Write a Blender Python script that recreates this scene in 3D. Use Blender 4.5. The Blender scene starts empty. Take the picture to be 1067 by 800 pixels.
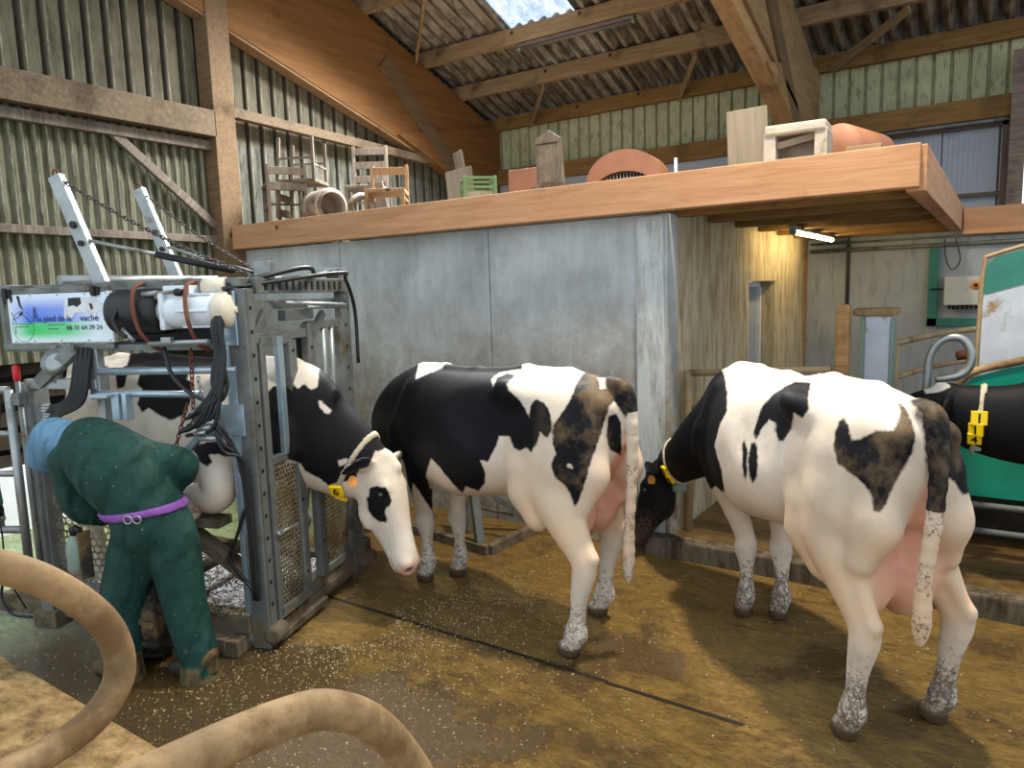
import bpy, bmesh, math, random
import numpy as np
from mathutils import Vector, Matrix, Euler
from mathutils.bvhtree import BVHTree
random.seed(7)
SC = bpy.context.scene
COL = SC.collection
PI = math.pi
V = Vector

# ------------------------------------------------------------------ materials
def lin(h):
    h = h.lstrip('#')
    c = [int(h[i:i+2], 16)/255 for i in (0, 2, 4)]
    return tuple((x/12.92 if x <= .04045 else ((x+.055)/1.055)**2.4) for x in c) + (1,)

class NT:
    def __init__(s, name):
        s.m = bpy.data.materials.new(name); s.m.use_nodes = True
        s.t = s.m.node_tree; s.n = s.t.nodes; s.l = s.t.links
        s.b = s.n['Principled BSDF']; s.out = s.n['Material Output']
    def new(s, k, **kw):
        n = s.n.new(k)
        for a, b in kw.items(): setattr(n, a, b)
        return n
    def link(s, a, b): s.l.new(a, b)
    def coord(s, scale=(1, 1, 1), rot=(0, 0, 0), out='Object'):
        t = s.new('ShaderNodeTexCoord'); m = s.new('ShaderNodeMapping')
        m.inputs['Scale'].default_value = scale; m.inputs['Rotation'].default_value = rot
        s.link(t.outputs[out], m.inputs[0]); return m.outputs[0]
    def noise(s, vec, scale, detail=5, rough=.6, dist=0):
        n = s.new('ShaderNodeTexNoise'); n.inputs['Scale'].default_value = scale
        n.inputs['Detail'].default_value = detail; n.inputs['Roughness'].default_value = rough
        n.inputs['Distortion'].default_value = dist
        s.link(vec, n.inputs['Vector']); return n.outputs[0]
    def ramp(s, fac, stops, interp='LINEAR'):
        r = s.new('ShaderNodeValToRGB'); cr = r.color_ramp; cr.interpolation = interp
        while len(cr.elements) < len(stops): cr.elements.new(.5)
        for e, (p, c) in zip(cr.elements, stops):
            e.position = p; e.color = c if not isinstance(c, (int, float)) else (c, c, c, 1)
        s.link(fac, r.inputs[0]); return r.outputs[0]
    def mix(s, f, a, b, mode='MIX'):
        m = s.new('ShaderNodeMix', data_type='RGBA', blend_type=mode)
        for i, v in ((0, f), (6, a), (7, b)):
            if hasattr(v, 'is_output'): s.link(v, m.inputs[i])
            else: m.inputs[i].default_value = v
        return m.outputs[2]
    def math(s, op, a, b=0., clamp=False, c=0.):
        m = s.new('ShaderNodeMath', operation=op, use_clamp=clamp)
        for i, v in ((0, a), (1, b), (2, c)):
            if hasattr(v, 'is_output'): s.link(v, m.inputs[i])
            else: m.inputs[i].default_value = v
        return m.outputs[0]
    def attr(s, name):
        a = s.new('ShaderNodeAttribute'); a.attribute_name = name; return a.outputs['Fac']
    def set(s, **kw):
        for k, v in kw.items():
            k = {'col': 'Base Color', 'rough': 'Roughness', 'metal': 'Metallic', 'spec': 'Specular IOR Level', 'alpha': 'Alpha', 'normal': 'Normal'}.get(k, k)
            if hasattr(v, 'is_output'): s.link(v, s.b.inputs[k])
            else: s.b.inputs[k].default_value = v
        return s
    def bump(s, h, strength=.3, dist=.01):
        b = s.new('ShaderNodeBump'); b.inputs['Strength'].default_value = strength
        b.inputs['Distance'].default_value = dist
        s.link(h, b.inputs['Height']); s.link(b.outputs[0], s.b.inputs['Normal']); return s

def simple(name, c, rough=.6, metal=0., var=.12, scale=8, dirt=None, dirt_amt=.45, spec=.4, bump=.1):
    """painted / plastic / metal surface with mottling and patches of dirt"""
    t = NT(name); v = t.coord()
    c = lin(c); d = tuple(x*(1-var*2) for x in c[:3])+(1,); l = tuple(min(1, x*(1+var)) for x in c[:3])+(1,)
    n = t.noise(v, scale); col = t.ramp(n, [(.3, d), (.7, l)])
    if dirt:
        m = t.ramp(t.noise(v, scale*.6, 8, .7), [(dirt_amt, 0.), (dirt_amt+.12, 1.)])
        col = t.mix(m, col, lin(dirt))
        r = t.mix(m, (rough,)*3+(1,), (.85,)*3+(1,))
        t.set(rough=r)
        if metal: t.set(metal=t.math('MULTIPLY', t.math('SUBTRACT', 1., m), metal))
    else: t.set(rough=rough, metal=metal)
    t.set(col=col, spec=spec)
    if bump: t.bump(t.noise(v, scale*5, 4), bump, .005)
    return t.m

def wood(name, c1, c2, axis=0, scale=3., rough=.75, dark='3a2a1a', dirt=.6, knots=True):
    t = NT(name); s = [scale*4]*3; s[axis] = scale*.3
    v = t.coord(tuple(s)); vo = t.coord()
    g = t.noise(v, 3., 6, .65, .6)
    col = t.ramp(g, [(.3, lin(c1)), (.7, lin(c2))])
    if knots:
        kn = t.new('ShaderNodeTexVoronoi'); kn.inputs['Scale'].default_value = 3.2
        t.link(vo, kn.inputs['Vector'])
        k = t.ramp(kn.outputs['Distance'], [(.055, 1.), (.10, 0.)])
        col = t.mix(k, col, lin(dark))
    st = t.ramp(t.noise(vo, 2.2, 8, .7), [(dirt-.04, 0.), (dirt+.12, .75)])
    col = t.mix(st, col, lin(dark))
    t.set(col=col, rough=rough, spec=.25); t.bump(g, .25, .006)
    return t.m

M = {}
# ------------------------------------------------------------------ mesh helpers
def newbm(): return bmesh.new()
def rotm(a=0, b=0, c=0): return Euler((a, b, c)).to_matrix()
def add_box(bm, c, s, R=None, bev=0.):
    h = V(s)/2; vs = []
    for x in (-1, 1):
        for y in (-1, 1):
            for z in (-1, 1):
                p = V((x*h.x, y*h.y, z*h.z))
                if R is not None: p = R @ p
                vs.append(bm.verts.new(V(c)+p))
    fs = [bm.faces.new([vs[i] for i in q]) for q in ((0, 1, 3, 2), (4, 6, 7, 5), (0, 4, 5, 1), (2, 3, 7, 6), (0, 2, 6, 4), (1, 5, 7, 3))]
    if bev:
        es = list({e for f in fs for e in f.edges})
        bmesh.ops.bevel(bm, geom=es, offset=bev, segments=2, affect='EDGES', profile=.6)
    return bm
def frame_of(d, up=(0, 0, 1)):
    x = V(d).normalized(); u = V(up)
    if abs(x.dot(u.normalized())) > .995: u = V((1, 0, 0)) if abs(x.x) < .9 else V((0, 1, 0))
    y = u.cross(x).normalized(); z = x.cross(y)
    return Matrix((x, y, z)).transposed()
def add_beam(bm, p0, p1, w, h, up=(0, 0, 1), bev=0.):
    p0, p1 = V(p0), V(p1); d = p1-p0
    return add_box(bm, (p0+p1)/2, (d.length, w, h), frame_of(d, up), bev)
def smooth_path(pts, n=6, closed=False):
    pts = [V(p) for p in pts]; out = []; N = len(pts)
    if N < 3: return pts
    for i in range(N if closed else N-1):
        if closed: a, b, c, d = pts[i-1], pts[i], pts[(i+1) % N], pts[(i+2) % N]
        else:
            b, c = pts[i], pts[i+1]; a = pts[i-1] if i else b*2-c; d = pts[i+2] if i+2 < N else c*2-b
        for k in range(n):
            t = k/n
            out.append(.5*((2*b)+(c-a)*t+(2*a-5*b+4*c-d)*t*t+(3*b-a-3*c+d)*t**3))
    if not closed: out.append(pts[-1])
    return out
def add_tube(bm, pts, r, seg=10, caps=True, closed=False):
    pts = [V(p) for p in pts]; N = len(pts)
    rr = r if isinstance(r, (list, tuple)) else [r]*N
    if len(rr) != N: rr = [rr[min(len(rr)-1, int(i*(len(rr)-1)/(N-1)))] for i in range(N)]
    rings = []; prev = None
    for i, p in enumerate(pts):
        if closed: t = pts[(i+1) % N]-pts[i-1]
        else: t = pts[min(i+1, N-1)]-pts[max(i-1, 0)]
        if t.length < 1e-9: t = V((0, 0, 1))
        t.normalize()
        if prev is None:
            u = t.orthogonal().normalized()
        else:
            u = prev-t*prev.dot(t); u = u.normalized() if u.length > 1e-6 else t.orthogonal().normalized()
        prev = u; w = t.cross(u)
        rings.append([bm.verts.new(p+(u*math.cos(a)+w*math.sin(a))*rr[i]) for a in [2*PI*k/seg for k in range(seg)]])
    m = N if closed else N-1
    for i in range(m):
        A, B = rings[i], rings[(i+1) % N]
        for k in range(seg):
            f = bm.faces.new((A[k], A[(k+1) % seg], B[(k+1) % seg], B[k])); f.smooth = True
    if caps and not closed:
        bm.faces.new(rings[0][::-1]); bm.faces.new(rings[-1])
    return bm
def add_lathe(bm, prof, seg=24, o=(0, 0, 0), axis=(0, 0, 1), smooth=True, caps=True):
    """prof: list of (radius, height) along axis"""
    R = frame_of(axis); o = V(o); rings = []
    for r, h in prof:
        rings.append([bm.verts.new(o+R @ V((h, r*math.cos(2*PI*k/seg), r*math.sin(2*PI*k/seg)))) for k in range(seg)])
    for A, B in zip(rings, rings[1:]):
        for k in range(seg):
            f = bm.faces.new((A[k], A[(k+1) % seg], B[(k+1) % seg], B[k])); f.smooth = smooth
    if caps:
        bm.faces.new(rings[0][::-1]); bm.faces.new(rings[-1])
    return bm
def add_prism(bm, pts, d):
    """polygon (3D points) extruded by vector d"""
    a = [bm.verts.new(V(p)) for p in pts]; b = [bm.verts.new(V(p)+V(d)) for p in pts]; n = len(a)
    bm.faces.new(a[::-1]); bm.faces.new(b)
    for i in range(n): bm.faces.new((a[i], a[(i+1) % n], b[(i+1) % n], b[i]))
    return bm
def add_ball(bm, c, r, seg=12, sc=(1, 1, 1), R=None):
    n0 = len(bm.verts)
    res = bmesh.ops.create_uvsphere(bm, u_segments=seg, v_segments=max(6, seg*2//3), radius=r)
    for v in res['verts']:
        p = V((v.co.x*sc[0], v.co.y*sc[1], v.co.z*sc[2]))
        if R is not None: p = R @ p
        v.co = p+V(c)
    for v in res['verts']:
        for f in v.link_faces: f.smooth = True
    return bm
def add_chain(bm, p0, p1, link=.03, r=.004, sag=0.):
    p0, p1 = V(p0), V(p1); L = (p1-p0).length; n = max(2, int(L/(link*.72)))
    for i in range(n):
        t = (i+.5)/n; c = p0.lerp(p1, t)+V((0, 0, -sag*4*t*(1-t)))
        d = (p1-p0).normalized(); R = frame_of(d) @ rotm(i % 2*PI/2, 0, 0)
        pts = [c+R @ V((link*.5*math.cos(a), link*.27*math.sin(a), 0)) for a in [2*PI*k/8 for k in range(8)]]
        add_tube(bm, pts, r, 5, closed=True)
    return bm
def corrugated(bm, o, u, v, width, length, period=.177, amp=.025, kind='sine', res=8):
    """sheet: waves run across u, ridges run along v"""
    u, v = V(u).normalized(), V(v).normalized(); n = u.cross(v); k = int(width/period*res); prev = None
    for i in range(k+1):
        s = i/k*width; ph = (s/period) % 1
        if kind == 'sine': a = amp*math.sin(2*PI*ph)
        elif kind == 'rib': a = amp*(-1 if ph < .16 else 0)
        else: a = amp*(0 if ph < .45 else (1 if .55 < ph < .9 else .5))
        q = [bm.verts.new(V(o)+u*s+v*(length*j/2)+n*a) for j in range(3)]
        if prev:
            for j in range(2):
                f = bm.faces.new((prev[j], q[j], q[j+1], prev[j+1])); f.smooth = kind == 'sine'
        prev = q
    return bm
def obj(name, bm, m, parent=None, solid=0., kind=None):
    me = bpy.data.meshes.new(name)
    bmesh.ops.recalc_face_normals(bm, faces=bm.faces)
    bm.to_mesh(me); bm.free()
    me.materials.append(M[m] if isinstance(m, str) else m)
    o = bpy.data.objects.new(name, me); COL.objects.link(o)
    if parent: o.parent = parent
    if solid:
        s = o.modifiers.new('s', 'SOLIDIFY'); s.thickness = solid; s.offset = 0
    if kind: o['kind'] = kind
    return o
def tag(o, label, cat, group=None, kind=None):
    o['label'] = label; o['category'] = cat
    if group: o['group'] = group
    if kind: o['kind'] = kind
    return o
def thing(name, label, cat, loc=(0, 0, 0), rotz=0, group=None):
    o = bpy.data.objects.new(name, None); COL.objects.link(o)
    o.location = loc; o.rotation_euler = (0, 0, rotz); o.empty_display_size = .1
    return tag(o, label, cat, group)
def struct(name, bm, m, solid=0., label=None):
    o = obj(name, bm, m, None, solid); o['kind'] = 'structure'
    if label: o['label'] = label
    return o
def origin_to(o, p):
    p = V(p); o.data.transform(Matrix.Translation(-p)); o.location = p; return o
def text_obj(name, s, size, mat, parent, mw, extrude=.0006, sx=1., align='LEFT', bold=0.):
    c = bpy.data.curves.new(name, 'FONT'); c.body = s; c.size = size; c.extrude = extrude; c.align_x = align; c.offset = bold
    t = bpy.data.objects.new(name, c); COL.objects.link(t)
    bpy.context.view_layer.update()
    me = bpy.data.meshes.new_from_object(t.evaluated_get(bpy.context.evaluated_depsgraph_get()))
    bpy.data.objects.remove(t); bpy.data.curves.remove(c)
    me.transform(mw @ Matrix.Diagonal((sx, 1, 1, 1))); me.materials.clear(); me.materials.append(M[mat] if isinstance(mat, str) else mat)
    me.name = name
    o = bpy.data.objects.new(name, me); COL.objects.link(o); o.parent = parent
    return o

# ------------------------------------------------------------------ smooth organic bodies (distance field -> surface nets)
class Field:
    def __init__(s, lo, hi, h):
        s.lo = np.array(lo, float); s.h = h
        s.n = (np.ceil((np.array(hi)-s.lo)/h).astype(int)+1)
        s.D = np.full(s.n, 9., np.float32)
        s.ax = [s.lo[i]+h*np.arange(s.n[i]) for i in range(3)]
    def sub(s, lo, hi, pad):
        sl = []
        for i in range(3):
            a = int(max(0, math.floor((lo[i]-pad-s.lo[i])/s.h))); b = int(min(s.n[i], math.ceil((hi[i]+pad-s.lo[i])/s.h)+1))
            if b <= a: return None, None
            sl.append(slice(a, b))
        P = np.meshgrid(*[s.ax[i][sl[i]] for i in range(3)], indexing='ij')
        return tuple(sl), P
    def put(s, sl, d, k, op='add'):
        D = s.D[sl]
        if op == 'add':
            h = np.clip(.5+.5*(D-d)/k, 0, 1); s.D[sl] = D*(1-h)+d*h-k*h*(1-h)
        else:
            d = -d; h = np.clip(.5-.5*(D-d)/k, 0, 1); s.D[sl] = D*(1-h)+d*h+k*h*(1-h)
    def cone(s, a, b, ra, rb, k=.03, sq=None, op='add'):
        a = np.array(a, float); b = np.array(b, float); R = max(ra, rb)
        sl, P = s.sub(np.minimum(a, b)-R, np.maximum(a, b)+R, k+.03)
        if sl is None: return
        X, Y, Z = P
        if sq is not None:      # sq=(axis, factor): thickness along axis is multiplied by factor
            ax = np.array(sq[0], float); ax /= np.linalg.norm(ax); g = 1/sq[1]-1
            c0 = (a+b)/2; t = ((X-c0[0])*ax[0]+(Y-c0[1])*ax[1]+(Z-c0[2])*ax[2])*g
            X = X+ax[0]*t; Y = Y+ax[1]*t; Z = Z+ax[2]*t
            a = a+ax*((a-c0) @ ax)*g; b = b+ax*((b-c0) @ ax)*g
        d = b-a; L2 = max(d @ d, 1e-9)
        t = np.clip(((X-a[0])*d[0]+(Y-a[1])*d[1]+(Z-a[2])*d[2])/L2, 0, 1)
        q = np.sqrt((X-a[0]-t*d[0])**2+(Y-a[1]-t*d[1])**2+(Z-a[2]-t*d[2])**2)-(ra+(rb-ra)*t)
        if sq is not None: q = q*(sq[1]*.5+.5)
        s.put(sl, q, k, op)
    def chain(s, pts, rs, k=.03, sq=None, n=0):
        if n:
            R = [V((r, 0, 0)) for r in rs]; pts = smooth_path(pts, n); rs = [v.x for v in smooth_path(R, n)]
        for i in range(len(pts)-1): s.cone(pts[i], pts[i+1], rs[i], rs[i+1], k, sq)
    def ell(s, c, r, R=None, k=.03, op='add'):
        c = np.array(c, float); r = np.array(r, float); m = r.max()
        sl, P = s.sub(c-m, c+m, k+.02)
        if sl is None: return
        p = [P[i]-c[i] for i in range(3)]
        if R is not None:
            A = np.array(R).T; p = [A[i, 0]*p[0]+A[i, 1]*p[1]+A[i, 2]*p[2] for i in range(3)]
        k0 = np.sqrt(sum((p[i]/r[i])**2 for i in range(3)))+1e-9
        k1 = np.sqrt(sum((p[i]/r[i]**2)**2 for i in range(3)))+1e-9
        s.put(sl, k0*(k0-1)/k1, k, op)
    def loft(s, o, R, st, k=.03, n=2.):
        """st rows: x, ztop, zbot, zwide, hw in the frame (o, R)"""
        st = np.array(st, float); o = np.array(o, float); A = np.array(R).T
        xs = np.linspace(st[0, 0], st[-1, 0], 120)
        def sm(c):                       # smooth interpolation of a column
            y = np.interp(xs, st[:, 0], st[:, c]); ker = np.hanning(11)
            yp = np.pad(y, 5, mode='edge'); return np.convolve(yp, ker/ker.sum(), 'valid')
        cols = [sm(i) for i in range(1, 5)]
        L = max(abs(st[:, 0]).max(), abs(st[:, 1:]).max())*1.5
        corners = []
        for x in (st[0, 0], st[-1, 0]):
            for y in (-1, 1):
                for z in (st[:, 2].min(), st[:, 1].max()):
                    corners.append(o+np.array(R) @ np.array((x, y*st[:, 4].max(), z)))
        corners = np.array(corners)
        sl, P = s.sub(corners.min(0), corners.max(0), k+.05)
        if sl is None: return
        p = [P[i]-o[i] for i in range(3)]
        x, y, z = [A[i, 0]*p[0]+A[i, 1]*p[1]+A[i, 2]*p[2] for i in range(3)]
        zt, zb, zw, hw = [np.interp(x, xs, c) for c in cols]
        up = np.maximum(zt-zw, .004); dn = np.maximum(zw-zb, .004); hz = np.where(z > zw, up, dn)
        q = (np.abs(y/hw)**n+np.abs((z-zw)/hz)**n)**(1/n)
        d = (q-1)*np.minimum(hw, hz)
        ex = np.maximum(st[0, 0]-x, x-st[-1, 0]); d = np.where(ex > 0, np.sqrt(np.maximum(d, 0)**2+ex**2), d)
        s.put(sl, d, k)
    def at(s, P):
        g = (np.asarray(P)-s.lo)/s.h; i = np.clip(g.astype(int), 0, s.n-2); f = g-i
        v = 0
        for a in (0, 1):
            for b in (0, 1):
                for c in (0, 1):
                    w = (f[:, 0] if a else 1-f[:, 0])*(f[:, 1] if b else 1-f[:, 1])*(f[:, 2] if c else 1-f[:, 2])
                    v = v+w*s.D[i[:, 0]+a, i[:, 1]+b, i[:, 2]+c]
        return v
    def copy(s):
        g = Field.__new__(Field); g.lo, g.h, g.n, g.ax = s.lo, s.h, s.n, s.ax; g.D = s.D.copy(); return g
    def band(s, c, nrm, half, off, rad):
        """a strap lying on the body: body grown by off, cut to a slab"""
        c = np.array(c, float); nrm = np.array(nrm, float); nrm /= np.linalg.norm(nrm)
        g = s.copy(); X, Y, Z = np.meshgrid(*s.ax, indexing='ij')
        dx, dy, dz = X-c[0], Y-c[1], Z-c[2]
        sl = np.abs(dx*nrm[0]+dy*nrm[1]+dz*nrm[2])-half; rr = np.sqrt(dx*dx+dy*dy+dz*dz)-rad
        g.D = np.maximum.reduce([s.D-off, -(s.D+.012), sl.astype(np.float32), rr.astype(np.float32)]); return g
    def mesh(s, name, mat, smooth=2):
        D = s.D; D = np.where(np.abs(D) < 1e-6, 1e-6, D)
        inside = D < 0; n = s.n-1
        cnt = np.zeros(n, np.int8); acc = np.zeros(tuple(n)+(3,), np.float32); ne = np.zeros(n, np.float32)
        off = [(i, j, k) for i in (0, 1) for j in (0, 1) for k in (0, 1)]
        def cs(a, o): return a[o[0]:o[0]+n[0], o[1]:o[1]+n[1], o[2]:o[2]+n[2]]
        for o in off: cnt += cs(inside, o)
        act = (cnt > 0) & (cnt < 8)
        for ax in range(3):
            for o in off:
                if o[ax]: continue
                o2 = list(o); o2[ax] = 1
                a, b = cs(D, o), cs(D, o2); cr = (a < 0) != (b < 0)
                t = np.where(cr, a/(a-b+1e-12), 0)
                for q in range(3):
                    acc[..., q] += np.where(cr, (t if q == ax else o[q]), 0)
                ne += cr
        idx = -np.ones(n, np.int64); ii = np.argwhere(act); idx[act] = np.arange(len(ii))
        vs = s.lo+(ii+acc[act]/np.maximum(ne[act], 1)[:, None])*s.h
        faces = []
        for ax in range(3):
            u, v = (ax+1) % 3, (ax+2) % 3
            a = np.take(inside, range(0, s.n[ax]-1), ax); b = np.take(inside, range(1, s.n[ax]), ax)
            e = np.argwhere(a != b)
            e = e[(e[:, u] > 0) & (e[:, v] > 0) & (e[:, u] < n[u]) & (e[:, v] < n[v])]
            flip = inside[e[:, 0], e[:, 1], e[:, 2]]
            q = []
            for du, dv in ((1, 1), (0, 1), (0, 0), (1, 0)):
                c = e.copy(); c[:, u] -= du; c[:, v] -= dv; q.append(idx[c[:, 0], c[:, 1], c[:, 2]])
            q = np.stack(q, 1); q = np.where(flip[:, None], q, q[:, ::-1]); faces.append(q)
        F = np.concatenate(faces); F = F[(F >= 0).all(1)]
        # smoothing
        e = np.concatenate([F[:, [0, 1]], F[:, [1, 2]], F[:, [2, 3]], F[:, [3, 0]]])
        deg = np.bincount(e.ravel(), minlength=len(vs)).astype(float)
        for _ in range(smooth):
            sm = np.zeros_like(vs)
            for q in range(3):
                sm[:, q] = np.bincount(e[:, 0], vs[e[:, 1], q], len(vs))+np.bincount(e[:, 1], vs[e[:, 0], q], len(vs))
            vs = vs*.5+.5*sm/np.maximum(deg, 1)[:, None]
        me = bpy.data.meshes.new(name)
        me.vertices.add(len(vs)); me.vertices.foreach_set('co', vs.astype(np.float32).ravel())
        me.loops.add(len(F)*4); me.loops.foreach_set('vertex_index', F.ravel().astype(np.int32))
        me.polygons.add(len(F)); me.polygons.foreach_set('loop_start', np.arange(len(F), dtype=np.int32)*4)
        me.polygons.foreach_set('loop_total', np.full(len(F), 4, np.int32))
        me.update(calc_edges=True); me.validate()
        me.polygons.foreach_set('use_smooth', np.ones(len(me.polygons), bool))
        me.materials.append(M[mat] if isinstance(mat, str) else mat)
        o = bpy.data.objects.new(name, me); COL.objects.link(o)
        return o, vs
def poly_sd(P, poly):
    """signed distance of 2D points to a closed polygon, positive inside"""
    poly = np.array(poly, float); d = np.full(len(P), 1e9); ins = np.zeros(len(P), bool); n = len(poly)
    for i in range(n):
        a, b = poly[i], poly[(i+1) % n]; e = b-a; w = P-a
        t = np.clip((w @ e)/max(e @ e, 1e-12), 0, 1); q = w-t[:, None]*e
        d = np.minimum(d, (q**2).sum(1))
        c = ((a[1] <= P[:, 1]) & (b[1] > P[:, 1])) | ((b[1] <= P[:, 1]) & (a[1] > P[:, 1]))
        xi = a[0]+(P[:, 1]-a[1])/(b[1]-a[1] if b[1] != a[1] else 1e-9)*e[0]
        ins ^= c & (P[:, 0] < xi)
    d = np.sqrt(d); return np.where(ins, d, -d)
def put_attr(me, name, arr):
    a = me.attributes.new(name, 'FLOAT', 'POINT'); a.data.foreach_set('value', np.asarray(arr, np.float32))
# ------------------------------------------------------------------ material library
M['wood_beam'] = wood('timber_beam', '8f6d3e', '6c4f28', 0, 2.5, dirt=.6)
M['wood_fascia'] = wood('timber_fascia', 'c89a74', 'ab7a54', 0, 2.2, dirt=.68, dark='5a3522')
M['wood_y'] = wood('timber_along', '9c7f5e', '7d6144', 1, 2.5, dirt=.62)
M['wood_post'] = wood('timber_post', '846b4d', '665038', 2, 2.5, dirt=.6)
M['glulam'] = wood('laminated_timber', '875e34', '6a4824', 1, 1.2, dirt=.64, dark='4a2e18', knots=False)
M['glulam_dusty'] = wood('dusty_cover_board', '7a6247', '5d4a34', 1, 1.2, dirt=.6, knots=False)
M['wood_grey'] = wood('greyish_brown_beam', '7d6c54', '5e4e3a', 1, 2.5, dirt=.55)
M['glulam_pale'] = wood('pale_laminated_timber', 'a98a62', '856740', 1, 1.6, dirt=.6, dark='5a4228', knots=False)
M['purlin'] = wood('purlin_timber', 'a08766', '7c6446', 0, 2.5, dirt=.57)
M['old_wood'] = wood('grey_old_timber', '8d8071', '5f5448', 2, 3, dirt=.55, dark='3a332b')
M['old_wood_x'] = wood('grey_old_timber_lengthwise', '7d6f5c', '544838', 0, 3, dirt=.55, dark='332b22')
M['chair_wood'] = wood('chair_timber', 'a98a66', '7e6143', 2, 4, dirt=.55)
M['pale_wood'] = wood('pale_dusty_timber', '8a7d6c', '675b4c', 2, 4, dirt=.5)
M['brown_post'] = wood('muddy_post_timber', 'a58256', '7a5a34', 2, 2, dirt=.55)
M['plywood'] = wood('plywood', '9a8f7c', '7d725f', 2, 1.2, dirt=.6, knots=False)

def m_concrete():
    t = NT('weathered_concrete'); v = t.coord(); vs = t.coord((2.2, 2.2, .35))
    base = t.ramp(t.noise(v, 1.1, 8, .65), [(.3, lin('9a9f9d')), (.55, lin('bfc5c5')), (.75, lin('d2d8d8'))])
    streak = t.ramp(t.noise(vs, 3, 7, .7), [(.38, lin('6d665c')), (.6, lin('ffffff'))])
    col = t.mix(.22, base, streak, 'MULTIPLY')
    sep = t.new('ShaderNodeSeparateXYZ'); t.link(v, sep.inputs[0])
    # splash line of manure on the lower half
    hh = t.math('ADD', sep.outputs[2], t.math('MULTIPLY', t.noise(v, 1.6, 8, .7), 1.5))
    sp = t.ramp(t.math('MULTIPLY', hh, .3), [(.44, 1.), (.86, 0.)])
    fl = t.ramp(t.noise(v, 14, 8, .75), [(.38, 0.), (.62, 1.)])
    sp2 = t.math('MULTIPLY', sp, t.math('ADD', t.math('MULTIPLY', fl, .45), .5), True)
    col = t.mix(sp2, col, lin('6b5335'))
    dots = t.ramp(t.noise(v, 55, 4, .7), [(.63, 0.), (.7, .55)])
    col = t.mix(t.math('MULTIPLY', dots, t.math('ADD', sp, .25), True), col, lin('4a3a26'))
    t.set(col=col, rough=.88, spec=.2); t.bump(t.noise(v, 40, 6, .7), .25, .008); return t.m
M['concrete'] = m_concrete()
def m_concrete2(name, a, b, d, amt=.5):
    t = NT(name); v = t.coord(); vs = t.coord((3, 3, .5))
    base = t.ramp(t.noise(v, 1.4, 8, .7), [(.3, lin(a)), (.7, lin(b))])
    st = t.ramp(t.noise(vs, 4, 8, .75), [(amt-.08, 1.), (amt+.12, 0.)])
    col = t.mix(st, base, lin(d)); t.set(col=col, rough=.88, spec=.2); t.bump(t.noise(v, 35, 5, .7), .2, .008); return t.m
M['concrete_side'] = m_concrete2('stained_side_wall', 'b0a488', 'c4b99c', '8a7450', .44)
M['concrete_back'] = m_concrete2('grey_back_wall', '8f959a', 'a5abb0', '74767a', .36)
M['concrete_pale'] = m_concrete2('pale_concrete_strip', 'b4b9b8', 'c6cac9', '8a8478', .42)
M['kerb'] = m_concrete2('kerb_concrete', '5a5246', '746a5a', '3c3020', .5)

def m_floor():
    t = NT('wet_manure_floor'); v = t.coord()
    v2 = t.coord((1, 2.4, 1), (0, 0, .1))
    n1 = t.noise(v, .8, 8, .65); n2 = t.noise(v2, 7, 10, .78, .5); n3 = t.noise(v2, 30, 7, .75); n4 = t.noise(v2, 110, 4, .7)
    col = t.ramp(n2, [(.30, lin('392a0c')), (.45, lin('745821')), (.58, lin('987634')), (.75, lin('bc9c5c'))])
    col = t.mix(t.ramp(n1, [(.4, 0.), (.6, .5)]), col, lin('98762c'))
    pud = t.ramp(t.noise(v, 1.1, 5, .6, .3), [(.52, 0.), (.60, 1.)])
    sep = t.new('ShaderNodeSeparateXYZ'); t.link(v, sep.inputs[0])
    # slurry pool lying along the cubicle kerb
    py = t.math('SUBTRACT', 2.55, sep.outputs[1]); px = t.math('SUBTRACT', -1.4, sep.outputs[0])
    w1 = t.math('MULTIPLY', t.math('SUBTRACT', t.noise(v, 2.0, 6, .6), .5), 1.6)
    m1 = t.ramp(t.math('ADD', t.math('MINIMUM', py, px), w1), [(.02, 0.), (.16, 1.)])
    pud = t.math('MAXIMUM', pud, m1)
    col = t.mix(t.math('MULTIPLY', pud, .85), col, lin('3f2d0e'))
    gx = t.math('ADD', t.math('MULTIPLY', sep.outputs[0], -1.), t.math('MULTIPLY', n1, 1.0))
    g = t.ramp(t.math('MULTIPLY', gx, .1), [(.485, 0.), (.53, 1.)])
    algae_daylight = t.ramp(n2, [(.3, lin('6b7f42')), (.7, lin('c2d096'))])  # greenish algae stain, with daylight from the left opening painted into its colour
    col = t.mix(g, col, algae_daylight)
    fine = t.ramp(n3, [(.36, lin('333333')), (.56, lin('ffffff'))]); col = t.mix(.6, col, fine, 'MULTIPLY')
    sp = t.ramp(n4, [(.62, 0.), (.68, .5)]); col = t.mix(sp, col, lin('d8c69c'))
    r = t.mix(pud, t.ramp(n3, [(.35, .36), (.6, .62)]), (.16, .16, .16, 1))
    t.set(col=col, rough=r, spec=.45)
    h = t.math('ADD', t.math('MULTIPLY', n2, .8), t.math('MULTIPLY', n3, .85))
    h = t.math('MULTIPLY', h, t.math('SUBTRACT', 1.15, t.math('MULTIPLY', pud, .8)))
    t.bump(h, .9, .03); return t.m
M['floor'] = m_floor()
def m_cubicle():
    t = NT('dusty_cubicle_kerb'); v = t.coord((1, 1.5, 1))
    col = t.ramp(t.noise(v, 7, 9, .75), [(.33, lin('3b2c1a')), (.48, lin('8d6f42')), (.7, lin('c3a470'))])
    t.set(col=col, rough=.8); t.bump(t.noise(v, 18, 6, .7), .5, .02); return t.m
M['cubicle'] = m_cubicle()
def m_step():
    t = NT('feed_step_floor'); v = t.coord((1, 2, 1))
    col = t.ramp(t.noise(v, 6, 9, .75), [(.3, lin('241a0c')), (.5, lin('553f1d')), (.72, lin('7c6231'))])
    t.set(col=col, rough=.5, spec=.4); t.bump(t.noise(v, 16, 6, .7), .5, .02); return t.m
M['step'] = m_step()

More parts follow.
